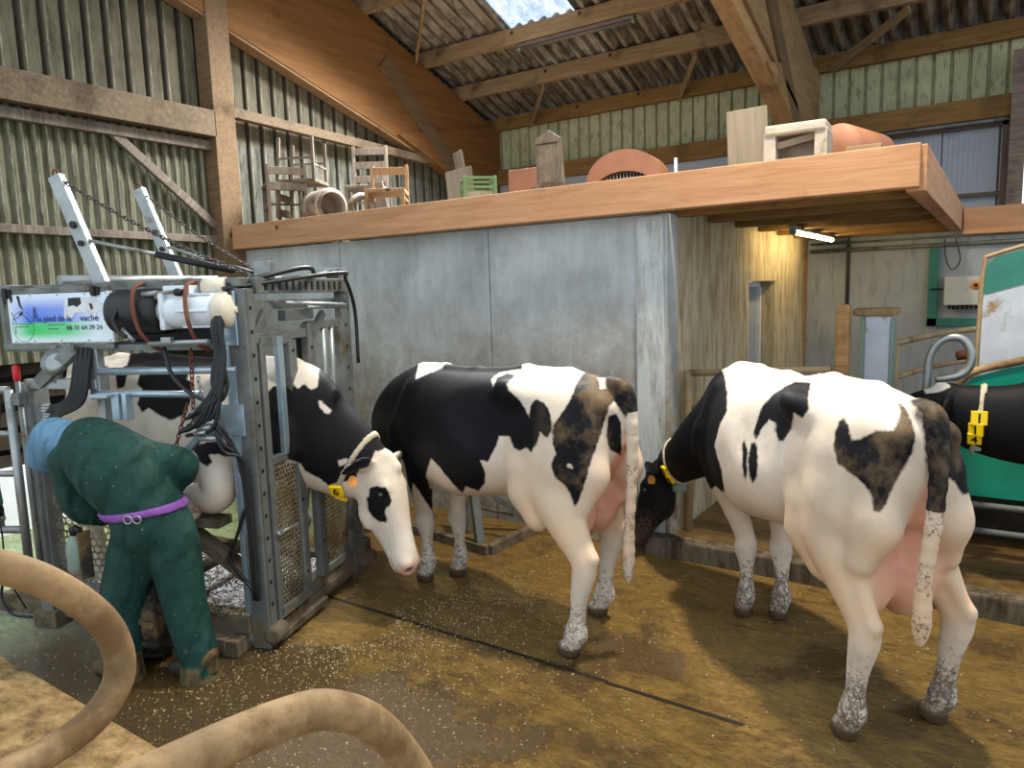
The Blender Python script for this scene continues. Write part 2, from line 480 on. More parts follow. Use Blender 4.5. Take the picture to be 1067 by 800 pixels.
def m_sheet(name, a, b, d, rot=0., sc=(6, 6, .9), spots='e0ddd0', amt=.52, stripe=None):
    t = NT(name); v = t.coord(); vs = t.coord(sc)
    base = t.ramp(t.noise(v, 2.2, 8, .7), [(.3, lin(a)), (.7, lin(b))])
    st = t.ramp(t.noise(vs, 2.6, 8, .75), [(amt-.1, 1.), (amt+.08, 0.)])
    col = t.mix(t.math('MULTIPLY', st, .8), base, lin(d))
    sp = t.ramp(t.noise(vs, 9, 6, .75), [(.62, 0.), (.7, .8)])
    col = t.mix(sp, col, lin(spots))
    if stripe:      # grooves coloured darker and ribs paler with dust, following the profile of the sheet
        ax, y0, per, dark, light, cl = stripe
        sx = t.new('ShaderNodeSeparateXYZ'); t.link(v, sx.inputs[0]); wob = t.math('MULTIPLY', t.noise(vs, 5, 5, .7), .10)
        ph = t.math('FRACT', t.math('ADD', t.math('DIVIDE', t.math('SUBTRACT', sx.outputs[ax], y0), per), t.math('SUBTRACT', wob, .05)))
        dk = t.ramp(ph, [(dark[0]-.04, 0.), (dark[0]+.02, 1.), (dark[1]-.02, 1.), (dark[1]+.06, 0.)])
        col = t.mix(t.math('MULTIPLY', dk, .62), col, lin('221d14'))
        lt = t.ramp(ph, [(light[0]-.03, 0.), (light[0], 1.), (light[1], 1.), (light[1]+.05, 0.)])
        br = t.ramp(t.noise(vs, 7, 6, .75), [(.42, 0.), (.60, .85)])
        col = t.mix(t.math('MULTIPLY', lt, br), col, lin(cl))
    t.set(col=col, rough=.85, spec=.2); t.bump(t.noise(v, 30, 5, .7), .2, .006); return t.m
M['sheet_up'] = m_sheet('dirty_fibre_cement_cladding', '5b5646', '746e5a', '37322a', spots='98927c', amt=.44, stripe=(1, .6, .177, (.04, .24), (.30, .34), '9a9580'))
M['sheet_mid'] = m_sheet('grimy_fibre_cement_cladding', '56564a', '75756a', '2c2a22', spots='a3a89a', amt=.50, stripe=(1, .6, .177, (.04, .24), (.30, .34), '9a9e90'))
M['sheet_low'] = m_sheet('mossy_ribbed_cladding', '62604c', '7f7d66', '3f3d2a', sc=(9, 9, 1.), spots='a5a48e', amt=.46, stripe=(1, .6, .095, (.08, .30), (.52, .62), 'b3b19c'))
M['roof'] = m_sheet('sooty_fibre_cement_roof', '9a9084', 'b3aa9d', '4a3c2c', sc=(5, 1.2, 1.2), spots='c4beb2', amt=.50, stripe=(0, -7.0, .177, (.62, .86), (.22, .28), 'b8b0a2'))
M['clad_back'] = m_sheet('pale_green_translucent_cladding', '9a9b78', 'bdbd98', '3c3826', sc=(9, 9, 3), spots='d6d8be', amt=.40)
def m_skylight():
    t = NT('translucent_roof_sheet'); v = t.coord((1, .5, 1))
    col = t.ramp(t.noise(v, 5, 8, .75), [(.3, lin('c4d2de')), (.6, lin('ffffff'))])
    tr = t.new('ShaderNodeBsdfTranslucent'); t.link(col, tr.inputs[0])
    tp = t.new('ShaderNodeBsdfTransparent'); mx = t.new('ShaderNodeMixShader'); mx.inputs[0].default_value = .75
    t.link(tr.outputs[0], mx.inputs[1]); t.link(tp.outputs[0], mx.inputs[2]); t.link(col, tp.inputs[0]); t.link(mx.outputs[0], t.out.inputs[0]); return t.m
M['skylight'] = m_skylight()
M['white_panel'] = simple('dusty_white_steel_panel', 'a4a9b0', .5, 0, .05, 3, dirt='8c8d8c', dirt_amt=.56)
M['white_wall'] = simple('lime_washed_low_wall', 'f0f4f8', .8, 0, .05, 6, dirt='5b6470', dirt_amt=.62)
M['galv'] = simple('galvanised_steel', '9ea3a2', .42, .75, .14, 5, dirt='655b4a', dirt_amt=.56)
M['galv_blue'] = simple('clean_galvanised_steel', 'a6b8c2', .38, .7, .12, 6, dirt='6c675c', dirt_amt=.64)
M['galv_dirty'] = simple('muddy_galvanised_steel', '767b78', .55, .5, .18, 6, dirt='4c4636', dirt_amt=.52)
M['mud_steel'] = simple('manure_covered_steel', '6f6350', .8, .1, .25, 7, dirt='3a2c1a', dirt_amt=.5, bump=.4)
M['rail'] = simple('manure_coated_pipe', '9c7f58', .7, 0, .25, 7, dirt='6f5534', dirt_amt=.47, bump=.6)
M['pen_pipe'] = simple('brown_stained_pipe', 'a48c68', .6, .2, .15, 6, dirt='75603e', dirt_amt=.52)
M['black_rubber'] = simple('black_rubber', '1d1f22', .45, 0, .2, 8)
M['tyre'] = simple('muddy_tyre_rubber', '2a2723', .8, 0, .3, 9, dirt='6b5636', dirt_amt=.5, bump=.5)
M['dark'] = simple('dark_housing', '0e0f11', .5)
M['rust'] = simple('rusty_strap', '6e3f2c', .75, 0, .2, 12)
M['motor_white'] = simple('white_painted_motor', 'd5dde2', .4, 0, .06, 6, dirt='8e8879', dirt_amt=.62)
M['motor_cap'] = simple('cream_fan_cover', 'd6cdb8', .5, 0, .08, 8, dirt='8b7c60', dirt_amt=.62)
M['red'] = simple('red_grip', 'c41f2a', .4)
M['green_paint'] = simple('green_painted_steel', '0f8a72', .35, 0, .08, 3, dirt='4f7a63', dirt_amt=.62)
M['green_frame'] = simple('dull_green_frame_paint', '2e7566', .55, 0, .1, 4)
M['stain_white'] = simple('splashed_white_panel', 'b4bac2', .55, 0, .06, 9, dirt='8c6a41', dirt_amt=.55)
M['box_white'] = simple('grey_white_electrical_box', 'b9bbb6', .5, 0, .05, 9, dirt='7a705c', dirt_amt=.6)
M['green_plastic'] = simple('green_plastic_crate', '5d7a4c', .6, 0, .1, 8, dirt='5b5a40', dirt_amt=.58)
M['orange_plastic'] = simple('faded_salmon_drum', '9c6a50', .6, 0, .08, 4, dirt='8e5c44', dirt_amt=.6)
M['block'] = simple('dusty_concrete_block', 'b5ad9e', .9, 0, .12, 8, dirt='6a5c48', dirt_amt=.55, bump=.3)
M['cardboard'] = simple('tan_board', '94795c', .8, 0, .08, 5)
M['metal_drum'] = simple('dull_metal_drum', 'a29584', .5, .4, .15, 6, dirt='5e4b36', dirt_amt=.5)
M['yellow'] = simple('yellow_plastic_tag', 'f0c810', .4, 0, .04, 8)
M['orange_tag'] = simple('orange_ear_tag', 'd88a30', .45, 0, .1, 20)
M['ink'] = simple('black_print', '101010', .5, bump=0)
M['collar'] = simple('worn_beige_collar_strap', 'b8aa94', .8, 0, .12, 14, dirt='7c6c54', dirt_amt=.55)
M['grey_plastic'] = simple('grey_green_plastic', '7c8f84', .5, 0, .1, 8)
M['pane'] = simple('window_pane', '8e98a0', .1, 0, .05, 3, bump=0)
M['frame_white'] = simple('white_window_frame', 'dcdfe2', .4)
M['door_dark'] = simple('dark_brown_metal_frame', '5e4a3c', .6, 0, .15, 5)
M['trough'] = simple('dark_brown_board', '403528', .9, 0, .3, 5, dirt='211a12', dirt_amt=.45)  # dark brown timber with blackish patches
def m_emit(name, c, s):
    t = NT(name); t.set(col=lin(c)); t.b.inputs['Emission Color'].default_value = lin(c); t.b.inputs['Emission Strength'].default_value = s; return t.m
M['dusty_tube'] = simple('dusty_unlit_tube', '6b605a', .6, 0, .1, 6)
M['tube_on'] = m_emit('lit_fluorescent_tube', 'ffe2a0', 55.)

# ------------------------------------------------------------------ the barn
RS = -.347                                     # roof slope dz/dy
def roof_z(y): return 5.37+RS*(y-6.39)+.2      # underside of the roof sheets

bm = newbm(); add_box(bm, (-2, 4, -.05), (22, 20, .1)); struct('floor', bm, 'floor')
bm = newbm()                                    # slurry groove across the alley
for x0, x1, dy in ((-3.55, -2.3, 0), (-2.3, -1.5, .006), (-1.5, -.84, -.004)):
    add_box(bm, ((x0+x1)/2, 2.945+dy, .001), (x1-x0, .022, .005))
o = obj('floor_groove', bm, simple('wet_dark_groove', '1c140a', .5)); o['kind'] = 'structure'
# raised feed step with its concrete kerb
bm = newbm(); add_box(bm, (2.0, 4.69, .06), (8.1, .14, .15), bev=.015); struct('kerb', bm, 'kerb')
bm = newbm(); add_box(bm, (2.0, 6.9, .045), (7.8, 4.3, .09)); struct('feed_step', bm, 'step')
# cubicle bed where the photographer stands
bm = newbm(); add_box(bm, (-3.0, .45, .06), (9, 1.9, .13), bev=.02); struct('cubicle_kerb', bm, 'cubicle')
# concrete room below the loft
bm = newbm()
for x0, x1 in ((-6.7, -5.13), (-5.12, -3.42), (-3.41, -1.91)): add_box(bm, ((x0+x1)/2, 4.85, 1.195), (x1-x0, .2, 2.39))
add_box(bm, (-4.3, 4.86, 1.19), (4.7, .18, 2.37)); struct('wall_front', bm, 'concrete')
bm = newbm(); add_box(bm, (-2.03, 4.745, 1.19), (.2, .03, 2.37)); struct('trim_1', bm, 'concrete_pale')
bm = newbm()
add_box(bm, (-2.03, 5.82, 1.28), (.24, 1.74, 2.57)); add_box(bm, (-2.03, 8.3, 1.28), (.24, 1.34, 2.57)); add_box(bm, (-2.03, 7.16, 2.245), (.24, .94, .65))
struct('wall_side', bm, 'concrete_side')
# glazed door set deep in the side wall
d = bpy.data.objects.new('door_1', None); COL.objects.link(d); d['kind'] = 'structure'; d.location = (-2.1, 7.16, 0)
bm = newbm(); add_box(bm, (0, 0, .96), (.03, .92, 1.9)); obj('door_leaf', bm, 'pane', d)
bm = newbm()
add_box(bm, (.03, -.02, .96), (.05, .07, 1.9)); add_box(bm, (.03, -.44, .96), (.05, .05, 1.9)); add_box(bm, (.03, .44, .96), (.05, .05, 1.9)); add_box(bm, (.03, 0, 1.89), (.05, .92, .05))
obj('door_frame', bm, 'frame_white', d)
# concrete back wall
bm = newbm()
for x0, x1 in ((-2.0, -1.47), (-1.44, 4.0)): add_box(bm, ((x0+x1)/2, 9.1, 1.28), (x1-x0, .2, 2.56))
struct('wall_back', bm, 'concrete_back')
bm = newbm(); add_box(bm, (-1.455, 9.01, 1.16), (.04, .06, 2.32)); struct('trim_2', bm, 'dark')
# left gable wall: fine ribbed sheets below, big waves above
bm = newbm(); corrugated(bm, (-6.72, .6, 1.42), (0, 1, 0), (0, 0, 1), 4.2, 2.1, .095, .018, 'trap', 10); struct('wall_left', bm, 'sheet_low', .006)
bm = newbm(); corrugated(bm, (-6.74, .6, 3.5), (0, 1, 0), (0, 0, 1), 8.9, 3.4, .177, .04, 'rib', 12)
struct('wall_left_gable', bm, 'sheet_up', .007)
bm = newbm(); corrugated(bm, (-6.74, 4.8+.048, 2.4), (0, 1, 0), (0, 0, 1), 4.7, 1.10, .177, .04, 'rib', 12)
struct('wall_left_loft', bm, 'sheet_mid', .007)
bm = newbm(); add_box(bm, (-6.85, 2.2, .27), (.15, 5.2, .56)); struct('wall_left_low', bm, 'white_wall')
bm = newbm()
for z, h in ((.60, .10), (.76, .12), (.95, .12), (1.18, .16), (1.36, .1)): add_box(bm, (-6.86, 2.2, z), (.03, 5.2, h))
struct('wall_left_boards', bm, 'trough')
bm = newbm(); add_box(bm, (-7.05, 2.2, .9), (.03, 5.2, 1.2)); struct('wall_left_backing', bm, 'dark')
# back cladding above the loft
bm = newbm(); corrugated(bm, (-6.7, 9.5, 3.5), (1, 0, 0), (0, 0, 1), 8.4, .95, .17, .045, 'rib', 12); struct('wall_back_cladding', bm, 'clad_back', .006)
bm = newbm()
for x0, x1 in ((-6.5, -4.75), (-3.9, -2.95), (-2.94, -2.0), (-1.7, -.62), (-.61, -.1)):
    add_box(bm, ((x0+x1)/2, 9.42, 3.03), (x1-x0, .03, 1.0))
for i in range(34): add_box(bm, (-1.62+i*.047, 9.40, 3.0), (.02, .012, .9))
struct('wall_back_panels', bm, 'white_panel')
bm = newbm(); add_box(bm, (-3.3, 9.56, 3.0), (6.7, .02, 1.2)); struct('wall_back_backing', bm, 'old_wood_x')
# roof: corrugated sheets with one translucent strip
def roof_part(name, x0, x1, y0, y1, m, kind='structure'):
    bm = newbm(); v = V((0, 1, RS)); L = (y1-y0)*v.length
    corrugated(bm, (x0, y0, roof_z(y0)+.03), (1, 0, 0), v, x1-x0, L, .177, .034)
    return struct(name, bm, m, .007)
roof_part('ceiling', -7.0, -5.2, 2.6, 10.2, 'roof'); roof_part('ceiling_strip', -5.27, -4.2, 7.8, 10.2, 'roof')
roof_part('ceiling_main', -4.27, 3.2, 2.6, 10.2, 'roof')
o = roof_part('window_1', -5.22, -4.17, 4.4, 7.9, 'skylight')

# ------------------------------------------------------------------ timber frame
def beam(name, p0, p1, w, h, m, label, cat='beam', group=None, up=(0, 0, 1), bev=.006):
    bm = newbm(); p0, p1 = V(p0), V(p1); c = (p0+p1)/2; R = frame_of(p1-p0, up)
    add_box(bm, (0, 0, 0), ((p1-p0).length, w, h), None, bev)
    o = obj(name, bm, m); o.location = c; o.rotation_euler = R.to_euler(); return tag(o, label, cat, group)
def frame_poly(x, w, name, label, brace=True, gm='glulam'):
    t = thing(name, label, 'frame', (x, 9.2, 0))
    def P(y, z): return (-w/2, y-9.2, z)
    bm = newbm()
    add_prism(bm, [P(2.2, 5.37+RS*(2.2-6.39)), P(9.45, 4.31), P(9.45, 3.2), P(8.35, 3.52), P(7.9, 3.68), P(4.78, 4.57), P(2.2, 5.31)], (w, 0, 0)); obj('rafter', bm, gm, t)
    bm = newbm(); add_prism(bm, [P(7.15, 3.93), P(9.2, 4.35), P(9.42, 4.3), P(9.42, 0), P(9.05, 0), P(8.75, 2.6), P(8.3, 3.5)], (w+.03, 0, 0)); obj('leg', bm, gm, t)
    if brace:
        bm = newbm(); add_beam(bm, (w/2+.02, 6.95-9.2, 4.78), (w/2+.02, 8.75-9.2, 3.22), .03, .24); obj('cover_board', bm, 'glulam_dusty', t)
    return t
t1 = frame_poly(-6.6, .14, 'portal_frame', 'huge laminated timber portal frame against the corrugated left gable')
t2 = frame_poly(-2.0, .16, 'portal_frame', 'huge laminated timber portal frame coming down beside the white block at the right', True, 'glulam_pale')
bm = newbm(); add_beam(bm, (-.02, 2.2-9.2, 5.30), (-.02, 7.9-9.2, 3.665), .16, .03); obj('edge_strip', bm, 'wood_y', t1)
bm = newbm(); add_beam(bm, (.10, 3.0-9.2, 5.28), (.10, 8.7-9.2, 3.63), .03, .05); obj('batten', bm, 'wood_y', t2)
for y, lab in ((5.6, 'timber purlin right under the top edge of the roof view'), (6.7, 'highest fully visible timber purlin ending on the left laminated frame'),
               (7.79, 'second timber purlin from the top, running under the skylight with a strip light on it'), (8.57, 'third timber purlin from the top, hung with cobwebs'),
               (9.42, 'lowest timber purlin sitting right on the pale green cladding')):
    z = 5.37+RS*(y-6.39)
    beam('purlin', (-6.95, y, z+.1), (3.1, y, z+.1), .09, .19, 'purlin' if y < 9 else 'wood_beam', lab, 'beam', 'purlins under the corrugated roof')
beam('wall_beam', (-6.5, 9.4, 3.62), (-2.02, 9.4, 3.62), .12, .22, 'wood_beam', 'orange brown timber beam under the pale green cladding, left of the right frame')
beam('wall_beam', (-1.8, 9.3, 3.64), (.02, 9.3, 3.64), .12, .22, 'wood_beam', 'orange brown timber beam above the white sliding panel at the right')
beam('post', (.06, 9.25, 2.3), (.06, 9.25, 4.15), .16, .14, 'old_wood', 'weathered timber post beside the bright opening at the far right', 'post', up=(1, 0, 0))
beam('sill_beam', (-.36, 8.94, 2.47), (2.5, 8.94, 2.47), .10, .27, 'wood_fascia', 'short timber beam under the far right post above the concrete wall')
for x0, x1, y0, y1, lab in ((-5.62, -6.7, 6.72, 7.75, 'thin timber brace between the purlins left of the skylight'), (-1.75, -.9, 9.35, 8.62, 'thin diagonal timber brace between the purlins right of the right frame'),
                            (-5.9, -5.2, 9.38, 8.6, 'thin diagonal brace near the far left end of the lowest purlin'), (-3.6, -3.1, 9.38, 8.6, 'thin diagonal brace under the roof above the leaning carved board'),
                            (-2.05, -2.9, 8.9, 8.2, 'thin brace under the roof just left of the right frame')):
    beam('brace', (x0, y0, 5.36+RS*(y0-6.39)), (x1, y1, 5.36+RS*(y1-6.39)), .035, .09, 'purlin', lab, 'brace')
# left gable members
beam('post', (-6.62, 4.62, 0), (-6.62, 4.62, 6.1), .24, .22, 'wood_post', 'tall square timber post at the left end of the loft', 'post', up=(1, 0, 0))
beam('gable_beam', (-6.58, .6, 3.62), (-6.58, 4.52, 3.62), .14, .25, 'wood_grey', 'thick horizontal timber beam on the left gable wall')
beam('gable_rail', (-6.64, .6, 3.42), (-6.64, 4.52, 3.42), .08, .09, 'old_wood', 'greyish rail right under the thick beam on the left gable')
beam('gable_rail', (-6.66, .6, 2.53), (-6.66, 4.55, 2.5), .07, .07, 'old_wood', 'grey horizontal rail halfway down the left ribbed cladding')
beam('gable_rail', (-6.60, 4.75, 3.78), (-6.60, 8.3, 3.68), .10, .10, 'wood_grey', 'round-edged timber rail on the gable above the stored chairs')
beam('gable_brace', (-6.64, 3.55, 3.40), (-6.64, 4.55, 2.60), .05, .08, 'old_wood', 'slanting grey brace on the ribbed cladding near the tall post', 'brace')
# loft
beam('loft_fascia', (-6.72, 4.66, 2.515), (-.40, 4.66, 2.515), .12, .235, 'wood_fascia', 'long pale orange timber beam along the front edge of the loft')
beam('loft_fascia', (-.42, 4.66, 2.505), (-.42, 9.05, 2.505), .10, .25, 'wood_fascia', 'short timber beam closing the right end of the loft')
bm = newbm(); add_box(bm, (-3.6, 6.9, 2.585), (6.2, 4.3, .03)); struct('loft_floor', bm, 'old_wood_x')
for i, y in enumerate((4.95, 5.6, 6.3, 7.0, 7.7, 8.4, 8.9)):
    beam('loft_joist', (-1.905, y, 2.47), (-.475, y, 2.47), .09, .19, 'wood_beam', 'loft overhang joist, %s' % ('nearest the front beam', 'second behind the front beam', 'third behind the front beam', 'middle of the seven, by the near end of the lit tube', 'fifth from the front', 'sixth from the front', 'last before the back wall')[i], 'joist', 'joists under the loft overhang')
bm = newbm(); add_box(bm, (-1.18, 6.9, 2.578), (1.5, 4.2, .012)); struct('ceiling_loft', bm, 'wood_beam')
# steel frame of the sliding panel and the conduit on the back wall
t = thing('sliding_panel_frame', 'dark brown steel frame around the white panel above the loft at the right', 'frame', (-.9, 9.33, 2.5))
bm = newbm(); add_box(bm, (.86, 0, .5), (.06, .05, 1.05)); add_box(bm, (0, 0, .98), (1.75, .05, .05)); add_box(bm, (.1, 0, .27), (1.5, .04, .035)); add_box(bm, (-.75, 0, .5), (.04, .05, 1.0)); obj('frame', bm, 'door_dark', t)
bm = newbm(); add_tube(bm, [(-.85, -.1, 1.0), (.9, -.1, 1.0)], .02); obj('rail', bm, 'galv_dirty', t)
bm = newbm(); add_tube(bm, [(-1.85, 8.95, 2.24), (3, 8.95, 2.26)], .022); add_tube(bm, [(-1.85, 8.96, 2.32), (3, 8.96, 2.34)], .012)
tag(obj('conduit', bm, 'galv_dirty'), 'long grey pipe along the top of the concrete back wall', 'pipe')
bm = newbm(); add_tube(bm, smooth_path([(-.52, 8.9, 2.3), (-.5, 8.9, 2.1), (-.44, 8.88, 1.98), (-.37, 8.9, 2.08), (-.42, 8.9, 2.3)], 6), .006, 6)
tag(obj('cable', bm, 'black_rubber'), 'thin loop of cable hanging over the green wall frame', 'cable')
# fluorescent tubes
def tube_light(lab, p0, p1, on):
    p0, p1 = V(p0), V(p1); c = (p0+p1)/2; t = thing('strip_light', lab, 'lamp', c); d = (p1-p0)/2
    bm = newbm(); add_beam(bm, -d+V((0, 0, .035)), d+V((0, 0, .035)), .07, .04, bev=.005); obj('housing', bm, 'galv' if on else 'dusty_tube', t)
    bm = newbm(); add_tube(bm, [-d*.97, d*.97], .019 if on else .022, 12); obj('tube', bm, 'tube_on' if on else 'dusty_tube', t)
    
    for q in (-1, 1): bm = newbm(); add_tube(bm, [d*q*.95, d*q], .028, 12); obj('end_cap', bm, 'grey_plastic', t)
    return t
tube_light('lit strip light glowing warm white under the loft overhang', (-1.55, 6.75, 2.34), (-1.55, 8.55, 2.34), True)
tube_light('unlit strip light fixed along the purlin under the skylight', (-5.05, 7.79, 4.825), (-3.5, 7.79, 4.825), False)
# green painted square and the electrical box on the back wall
t = thing('wall_frame', 'dull green painted metal frame fixed on the concrete back wall', 'frame', (-.2, 8.97, 1.8))
bm = newbm(); add_box(bm, (-.41, 0, 0), (.09, .04, .82)); add_box(bm, (.1, 0, -.37), (1.1, .04, .08)); obj('frame', bm, 'green_frame', t)
t = thing('electrical_box', 'grey white electrical box with an orange rimmed dial on the back wall', 'box', (-.31, 8.92, 1.76))
bm = newbm(); add_box(bm, (0, 0, 0), (.38, .12, .3), bev=.01); obj('case', bm, 'box_white', t)
bm = newbm(); add_lathe(bm, [(.045, 0), (.045, .012), (.03, .016)], 20, (.09, -.06, .055), (0, -1, 0)); dd = obj('dial', bm, 'orange_tag', t)
bm = newbm(); add_lathe(bm, [(.02, 0), (.02, .03)], 14, (.09, -.07, .055), (0, -1, 0)); obj('knob', bm, 'ink', dd)
for i in range(8):
    bm = newbm(); add_lathe(bm, [(.013, 0), (.013, .04)], 8, (-.14+i*.04, -.02, -.15), (0, 0, -1)); obj('cable_gland', bm, 'ink', t)
bm = newbm(); add_tube(bm, [(-.2, 0, .02), (-.32, .02, .02)], .008, 6); obj('cable', bm, 'ink', t)
# coat patches of each cow, drawn in a flat view plane of its own space
PATCHES = {'c2': ({'u': [-0.7149, -0.6992, 0.0], 'v': [0.1314, -0.1344, 0.9822], 'b': [[(0.114, 1.477), (-0.358, 1.492), (-0.378, 1.463), (-0.545, 1.399), (-0.55, 1.546), (-0.864, 1.52), (-1.135, 1.118), (-1.028, 0.355), (-0.697, 0.344), (-0.592, 0.742), (-0.575, 0.726), (-0.521, 0.622), (-0.489, 0.552), (-0.418, 0.654), (-0.49, 0.707), (-0.488, 0.8), (-0.435, 0.917), (-0.381, 0.858), (-0.335, 0.798), (-0.261, 0.699), (-0.233, 0.75), (-0.159, 0.72), (-0.12, 0.777), (-0.114, 0.837), (-0.141, 0.906), (-0.098, 0.894), (-0.05, 0.977), (-0.031, 1.034), (0.025, 1.033), (0.044, 0.971), (0.076, 0.954), (0.108, 0.971), (0.133, 0.944), (0.17, 1.003), (0.181, 1.049), (0.216, 1.017), (0.238, 1.064), (0.235, 1.147), (0.208, 1.201), (0.168, 1.225), (0.138, 1.188), (0.131, 1.131), (0.094, 1.208), (0.025, 1.28), (0.018, 1.309), (0.07, 1.37), (0.025, 1.386), (-0.033, 1.364), (-0.057, 1.31), (-0.068, 1.356), (-0.021, 1.396), (0.106, 1.407)], [(0.419, 1.35), (0.536, 1.403), (0.729, 1.373), (0.775, 1.323), (0.638, 1.223), (0.606, 1.107), (0.572, 1.165), (0.548, 1.197), (0.522, 1.166), (0.479, 1.036), (0.425, 0.907), (0.39, 0.796), (0.363, 0.706), (0.339, 0.668), (0.323, 0.731), (0.294, 0.779), (0.246, 0.822), (0.228, 0.888), (0.257, 0.939), (0.239, 0.991), (0.246, 1.084), (0.284, 1.134), (0.328, 1.195), (0.379, 1.296)], [(0.518, 1.116), (0.555, 1.135), (0.583, 1.083), (0.591, 0.917), (0.522, 0.953), (0.504, 1.015)]], 'w_': [[(0.489, 1.322), (0.521, 1.314), (0.519, 1.261), (0.49, 1.255)], [(0.31, 0.887), (0.334, 0.887), (0.333, 0.865), (0.309, 0.865)]]},), 'c3': ({'u': [-0.5166, -0.8562, 0.0], 'v': [0.179, -0.108, 0.9779], 'b': [[(-0.534, 1.574), (-0.441, 1.451), (-0.405, 1.339), (-0.39, 1.239), (-0.428, 1.16), (-0.454, 1.053), (-0.403, 0.926), (-0.393, 0.815), (-0.471, 0.825), (-0.558, 0.761), (-0.631, 0.651), (-1.056, 0.325), (-0.89, 0.454), (-0.999, 0.428), (-1.091, 1.239), (-0.927, 1.354), (-0.716, 1.52)], [(-0.061, 1.383), (0.01, 1.369), (-0.003, 1.284), (0.004, 1.239), (-0.021, 1.196), (-0.057, 1.217), (-0.069, 1.152), (-0.099, 1.099), (-0.121, 1.089), (-0.141, 1.14), (-0.137, 1.175), (-0.171, 1.192), (-0.201, 1.151), (-0.23, 1.094), (-0.246, 1.125), (-0.227, 1.187), (-0.206, 1.261), (-0.149, 1.322)], [(-0.297, 1.074), (-0.285, 1.092), (-0.267, 1.038), (-0.267, 0.917), (-0.277, 0.891), (-0.291, 0.964)], [(-0.254, 1.076), (-0.23, 1.084), (-0.217, 1.018), (-0.216, 0.923), (-0.238, 0.886), (-0.252, 0.919), (-0.265, 0.99)], [(-0.065, 1.464), (0.027, 1.46), (0.044, 1.414), (-0.017, 1.409), (-0.052, 1.435)], [(0.134, 1.196), (0.118, 1.185), (0.1, 1.134), (0.099, 1.062), (0.114, 1.013), (0.159, 0.978), (0.21, 0.935), (0.232, 0.889), (0.237, 0.843), (0.256, 0.84), (0.277, 0.875), (0.301, 0.943), (0.334, 1.011), (0.36, 1.069), (0.368, 1.135), (0.358, 1.191), (0.344, 1.24), (0.309, 1.288), (0.321, 1.25), (0.323, 1.21), (0.297, 1.15), (0.241, 1.148), (0.191, 1.117), (0.16, 1.11), (0.148, 1.166)], [(0.355, 1.27), (0.506, 1.335), (0.444, 1.25), (0.445, 1.156), (0.441, 1.083), (0.419, 1.073), (0.408, 1.136), (0.398, 1.201), (0.374, 1.239)], [(0.551, 1.322), (0.608, 1.333), (0.688, 1.299), (0.737, 1.186), (0.732, 1.072), (0.71, 0.98), (0.55, 0.92), (0.516, 0.972), (0.46, 1.003), (0.457, 1.102), (0.449, 1.193)]], 'w_': []},), 'c1': ({'u': [0.8371, 0.547, -0.0], 'v': [-0.0963, 0.1474, 0.9844], 'b': [[(0.55, 1.183), (0.597, 1.191), (0.616, 1.161), (0.654, 1.186), (0.688, 1.15), (0.726, 1.164), (0.744, 1.27), (0.858, 1.28), (1.126, 0.931), (1.189, 0.805), (1.026, 0.78), (0.968, 0.688), (0.911, 0.679), (0.901, 0.615), (0.791, 0.607), (0.749, 0.592), (0.703, 0.642), (0.627, 0.688), (0.608, 0.729), (0.567, 0.757), (0.521, 0.774), (0.383, 0.775), (0.346, 0.833), (0.395, 1.098), (0.488, 1.189)], [(-0.351, 1.574), (0.135, 1.552), (0.291, 1.516), (0.245, 1.319), (0.12, 1.34), (0.041, 1.316), (-0.073, 1.361), (-0.347, 1.376)], [(-0.236, 1.376), (0.027, 1.35), (0.016, 1.276), (0.054, 1.243), (0.032, 1.132), (-0.003, 1.07), (-0.083, 1.045), (-0.158, 1.086), (-0.215, 1.132), (-0.257, 1.107), (-0.283, 1.167), (-0.25, 1.249), (-0.273, 1.279)], [(-0.384, 1.376), (-0.308, 1.366), (-0.346, 1.269), (-0.394, 1.263)], [(0.022, 0.889), (0.161, 0.909), (0.226, 0.892), (0.254, 0.924), (0.316, 0.961), (0.322, 0.791), (0.297, 0.813), (0.244, 0.82), (0.213, 0.818), (0.181, 0.838), (0.132, 0.837), (0.153, 0.795), (0.125, 0.775), (0.079, 0.806), (0.067, 0.847), (0.021, 0.871)], [(0.154, 1.011), (0.247, 1.036), (0.358, 1.026), (0.333, 0.942), (0.246, 0.96), (0.172, 0.988)], [(0.968, 0.56), (0.999, 0.575), (1.023, 0.568), (1.052, 0.561), (1.07, 0.526), (1.082, 0.491), (1.074, 0.459), (1.052, 0.444), (1.041, 0.417), (1.055, 0.383), (1.044, 0.361), (1.014, 0.362), (0.985, 0.386), (0.961, 0.421), (0.95, 0.455), (0.95, 0.506), (0.962, 0.517)], [(0.727, 0.714), (0.847, 0.709), (0.893, 0.699), (0.901, 0.615), (0.791, 0.607), (0.74, 0.639)], [(0.967, 0.896), (1.122, 0.877), (1.133, 0.786), (1.03, 0.768), (0.976, 0.785)]], 'w_': [[(0.72, 1.082), (0.736, 1.086), (0.756, 1.063), (0.796, 1.022), (0.784, 1.006), (0.753, 1.014), (0.733, 1.043)], [(0.807, 0.734), (0.86, 0.746), (0.863, 0.718), (0.815, 0.7)]]},), 'c4': ({'u': [-0.9662, 0.2577, 0.0], 'v': [-0.035, -0.1312, 0.9907], 'b': [[(-2.032, 1.75), (-0.143, 1.708), (0.074, -1.185), (-1.698, -2.202)]], 'w_': [[(-1.448, 1.05), (-1.556, 1.137), (-1.477, 1.205), (-1.43, 1.171), (-1.327, 1.101), (-1.374, 1.068)]]},)}
